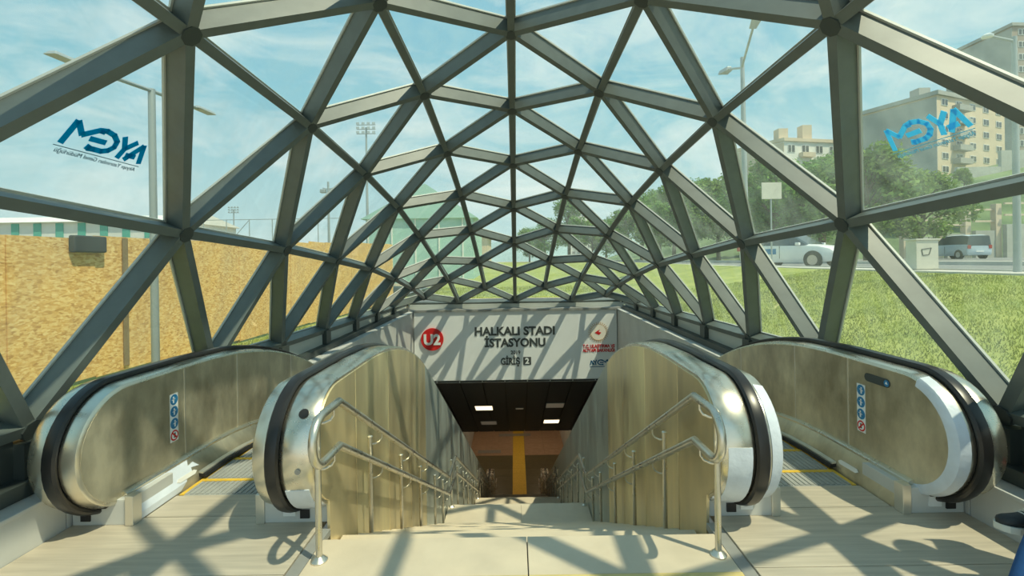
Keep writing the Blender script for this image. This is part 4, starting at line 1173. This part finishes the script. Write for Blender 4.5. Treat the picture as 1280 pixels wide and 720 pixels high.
for x, y, kind, sc in ((9, 78, 2, .95), (5.5, 86, 0, .9), (14.5, 88, 1, .9), (18, 93, 0, 1.0), (3, 95, 1, .9)):
    tree(x, y, 0.45 if y > 90 else gz(x, y)-0.05, kind, sc, 'green tree standing at the far end of the lawn behind the vault', 'trees behind the vault')
for x, y, kind, sc in ((-44.5, 46, 1, .52), (-41, 47, 2, .42), (-53.5, 46, 0, .5)):
    tree(x, y, 0.3, kind, sc, 'small young tree in front of the green-panelled hall', 'young trees beyond the hoarding')

# ------------------------------------------------------------------ seated person at the edge, thing on the ledge
def skin_body(name, joints, bones, parent, mats, pick, sub=2, root=0):
    me = bpy.data.meshes.new(name)
    off = wloc(parent)
    me.from_pydata([tuple(Vector(p)-off) for p, r in joints], bones, [])
    o = link(bpy.data.objects.new(name, me))
    sk = o.modifiers.new('skin', 'SKIN'); sk.use_smooth_shade = True
    for i, (p, r) in enumerate(joints):
        q = me.skin_vertices[0].data[i]; q.radius = (r, r) if not isinstance(r, tuple) else r; q.use_root = (i == root)
    ss = o.modifiers.new('sub', 'SUBSURF'); ss.levels = sub; ss.render_levels = sub
    dg = bpy.context.evaluated_depsgraph_get()
    m2 = bpy.data.meshes.new_from_object(o.evaluated_get(dg)); m2.name = name
    o.modifiers.clear(); o.data = m2
    m2.materials.clear()
    for m in mats: m2.materials.append(m)
    for p in m2.polygons:
        p.material_index = pick(p.center+off); p.use_smooth = True
    o.parent = parent
    return o
pr = thing('person', (2.93, 2.28, 0.262), 'person in blue jeans and black shoes sitting on the ledge, one leg crossed', 'person')
J = [((2.93, 2.28, .40), .15), ((2.92, 2.27, .62), .135), ((2.89, 2.26, .88), .15), ((2.86, 2.26, 1.02), .06), ((2.84, 2.26, 1.10), .062), ((2.825, 2.26, 1.20), .085), ((2.83, 2.26, 1.29), .075),
     ((2.88, 2.19, .42), .095), ((2.66, 2.08, .57), .075), ((2.50, 2.02, .60), .062), ((2.53, 2.15, .47), .055), ((2.57, 2.27, .37), .040),
     ((2.88, 2.37, .40), .095), ((2.60, 2.24, .43), .075), ((2.47, 2.19, .44), .060), ((2.34, 2.15, .29), .054), ((2.20, 2.11, .11), .038),
     ((2.88, 2.09, .92), .06), ((2.86, 2.02, .70), .045), ((2.77, 2.03, .655), .034), ((2.73, 2.05, .66), .026),
     ((2.88, 2.43, .92), .06), ((2.88, 2.48, .70), .045), ((2.80, 2.40, .58), .034), ((2.76, 2.36, .54), .026)]
B = [(0, 1), (1, 2), (2, 3), (3, 4), (4, 5), (5, 6), (0, 7), (7, 8), (8, 9), (9, 10), (10, 11), (0, 12), (12, 13), (13, 14), (14, 15), (15, 16), (2, 17), (17, 18), (18, 19), (19, 20), (2, 21), (21, 22), (22, 23), (23, 24)]
for base, yy0 in ((20, 2.10), (24, 2.42)):
    p0 = Vector(J[base][0])
    for k in range(4):
        a = len(J); dy = -0.024+0.016*k; ln = (.06, .072, .068, .052)[k]
        J.append((tuple(p0+Vector((-ln*.5, dy, .004))), .0085)); J.append((tuple(p0+Vector((-ln, dy*1.1, -.018))), .0075))
        B += [(base, a), (a, a+1)]
    a = len(J); J.append((tuple(p0+Vector((.0, -.04, .0))), .010)); J.append((tuple(p0+Vector((-.03, -.052, -.012))), .0085)); B += [(base, a), (a, a+1)]
def pick(c):
    if c.z > 1.0: return 2
    segs = [(Vector(J[a][0]), Vector(J[b][0]), 0 if b in (7, 8, 9, 10, 11, 12, 13, 14, 15, 16) else (2 if b >= 20 and b not in (21, 22, 23) else 1)) for a, b in B]
    best = min(segs, key=lambda s_: (c-(s_[0]+(s_[1]-s_[0])*max(0, min(1, (c-s_[0]).dot(s_[1]-s_[0])/max(1e-6, (s_[1]-s_[0]).length_squared))))).length)
    return best[2]
body = skin_body('body', J, B, pr, [M['jeans'], M['shirt'], M['skin']], pick)
h = MB().lathe([(0.02, -.06), (.085, -.05), (.098, 0), (.092, .05), (.06, .09), (.02, .105)], (2.845, 2.26, 1.255), 16); h.build('hair', M['hair'], pr, smooth=True)
b = MB()
for sy in (-1, 1): b.lathe([(.004, -.008), (.011, 0), (.004, .008)], (2.745, 2.26+sy*.032, 1.205), 8)
b.build('eyes', M['black'], pr)
MB().add([(2.75, 2.245, 1.165), (2.75, 2.275, 1.165), (2.745, 2.26, 1.21), (2.722, 2.26, 1.168)], [(0, 1, 2), (0, 3, 1), (1, 3, 2), (2, 3, 0)]).build('nose', M['skin'], pr)
MB().box(2.742, 2.76, 2.235, 2.285, 1.137, 1.146).build('mouth', mat('lips', (.4, .16, .13), .5), pr)
def shoe(heel, toe, up):
    heel, toe, up = Vector(heel), Vector(toe), Vector(up).normalized()
    d = (toe-heel); ln = d.length; d.normalize(); up = (up-d*up.dot(d)).normalized(); sd_ = d.cross(up)
    rows = [(0.0, .028, .075), (.12, .036, .085), (.3, .036, .095), (.45, .038, .085), (.62, .045, .068), (.8, .048, .058), (.93, .036, .050), (1.0, .014, .036)]
    up_ = MB(); vs = []; fs = []; n = 10
    for t_, w_, hgt in rows:
        for j in range(n):
            a = 2*math.pi*j/n; vs.append(heel+d*(ln*t_)+sd_*(w_*math.cos(a))+up*(hgt*.5+.018+hgt*.5*math.sin(a)))
    for i in range(len(rows)-1):
        for j in range(n): fs.append((i*n+j, i*n+(j+1) % n, (i+1)*n+(j+1) % n, (i+1)*n+j))
    fs += [tuple(range(n))[::-1], tuple(range((len(rows)-1)*n, len(rows)*n))]
    up_.add(vs, fs); s_ = up_.build('shoe', M['shoe'], pr, smooth=True)
    so = MB(); pl = [(t_, w_*1.12+.004) for t_, w_, _ in rows]
    ring = [heel+d*(ln*t_*1.02-.004)+sd_*w_ for t_, w_ in pl]+[heel+d*(ln*t_*1.02-.004)-sd_*w_ for t_, w_ in reversed(pl)]
    n = len(ring); vs = ring+[p+up*.03 for p in ring]
    so.add(vs, [tuple(range(n))[::-1], tuple(range(n, 2*n))]+[(i, (i+1) % n, n+(i+1) % n, n+i) for i in range(n)]); so.build('sole', M['sole'], s_)
    la = MB()
    for q in (.36, .43, .50, .57):
        c = heel+d*(ln*q)+up*(.105-.10*(q-.36)); la.tube([c-sd_*.025, c+up*.006, c+sd_*.025], .004, 5)
    la.build('laces', M['sole'], s_)
shoe((2.60, 2.30, .30), (2.352, 2.315, .325), (.15, .1, 1))
shoe((2.26, 2.12, .0), (2.02, 2.05, .0), (0, 0, 1))
MB().tube([(2.585, 2.30, .35), (2.56, 2.25, .42)], [.042, .052], 10).build('sock', M['sock'], pr, smooth=True)
t = MB().hexa([(3.00, 2.70, .362), (3.10, 2.68, .362), (3.11, 2.80, .362), (3.01, 2.82, .362), (3.01, 2.71, .385), (3.08, 2.70, .39), (3.09, 2.79, .39), (3.02, 2.81, .385)]).build('pouch', mat('dark_red_cloth', (0.28, 0.02, 0.02), 0.7), bevel=0.008)
tag(t, 'small red pouch lying on the steel channel of the ledge', 'pouch')
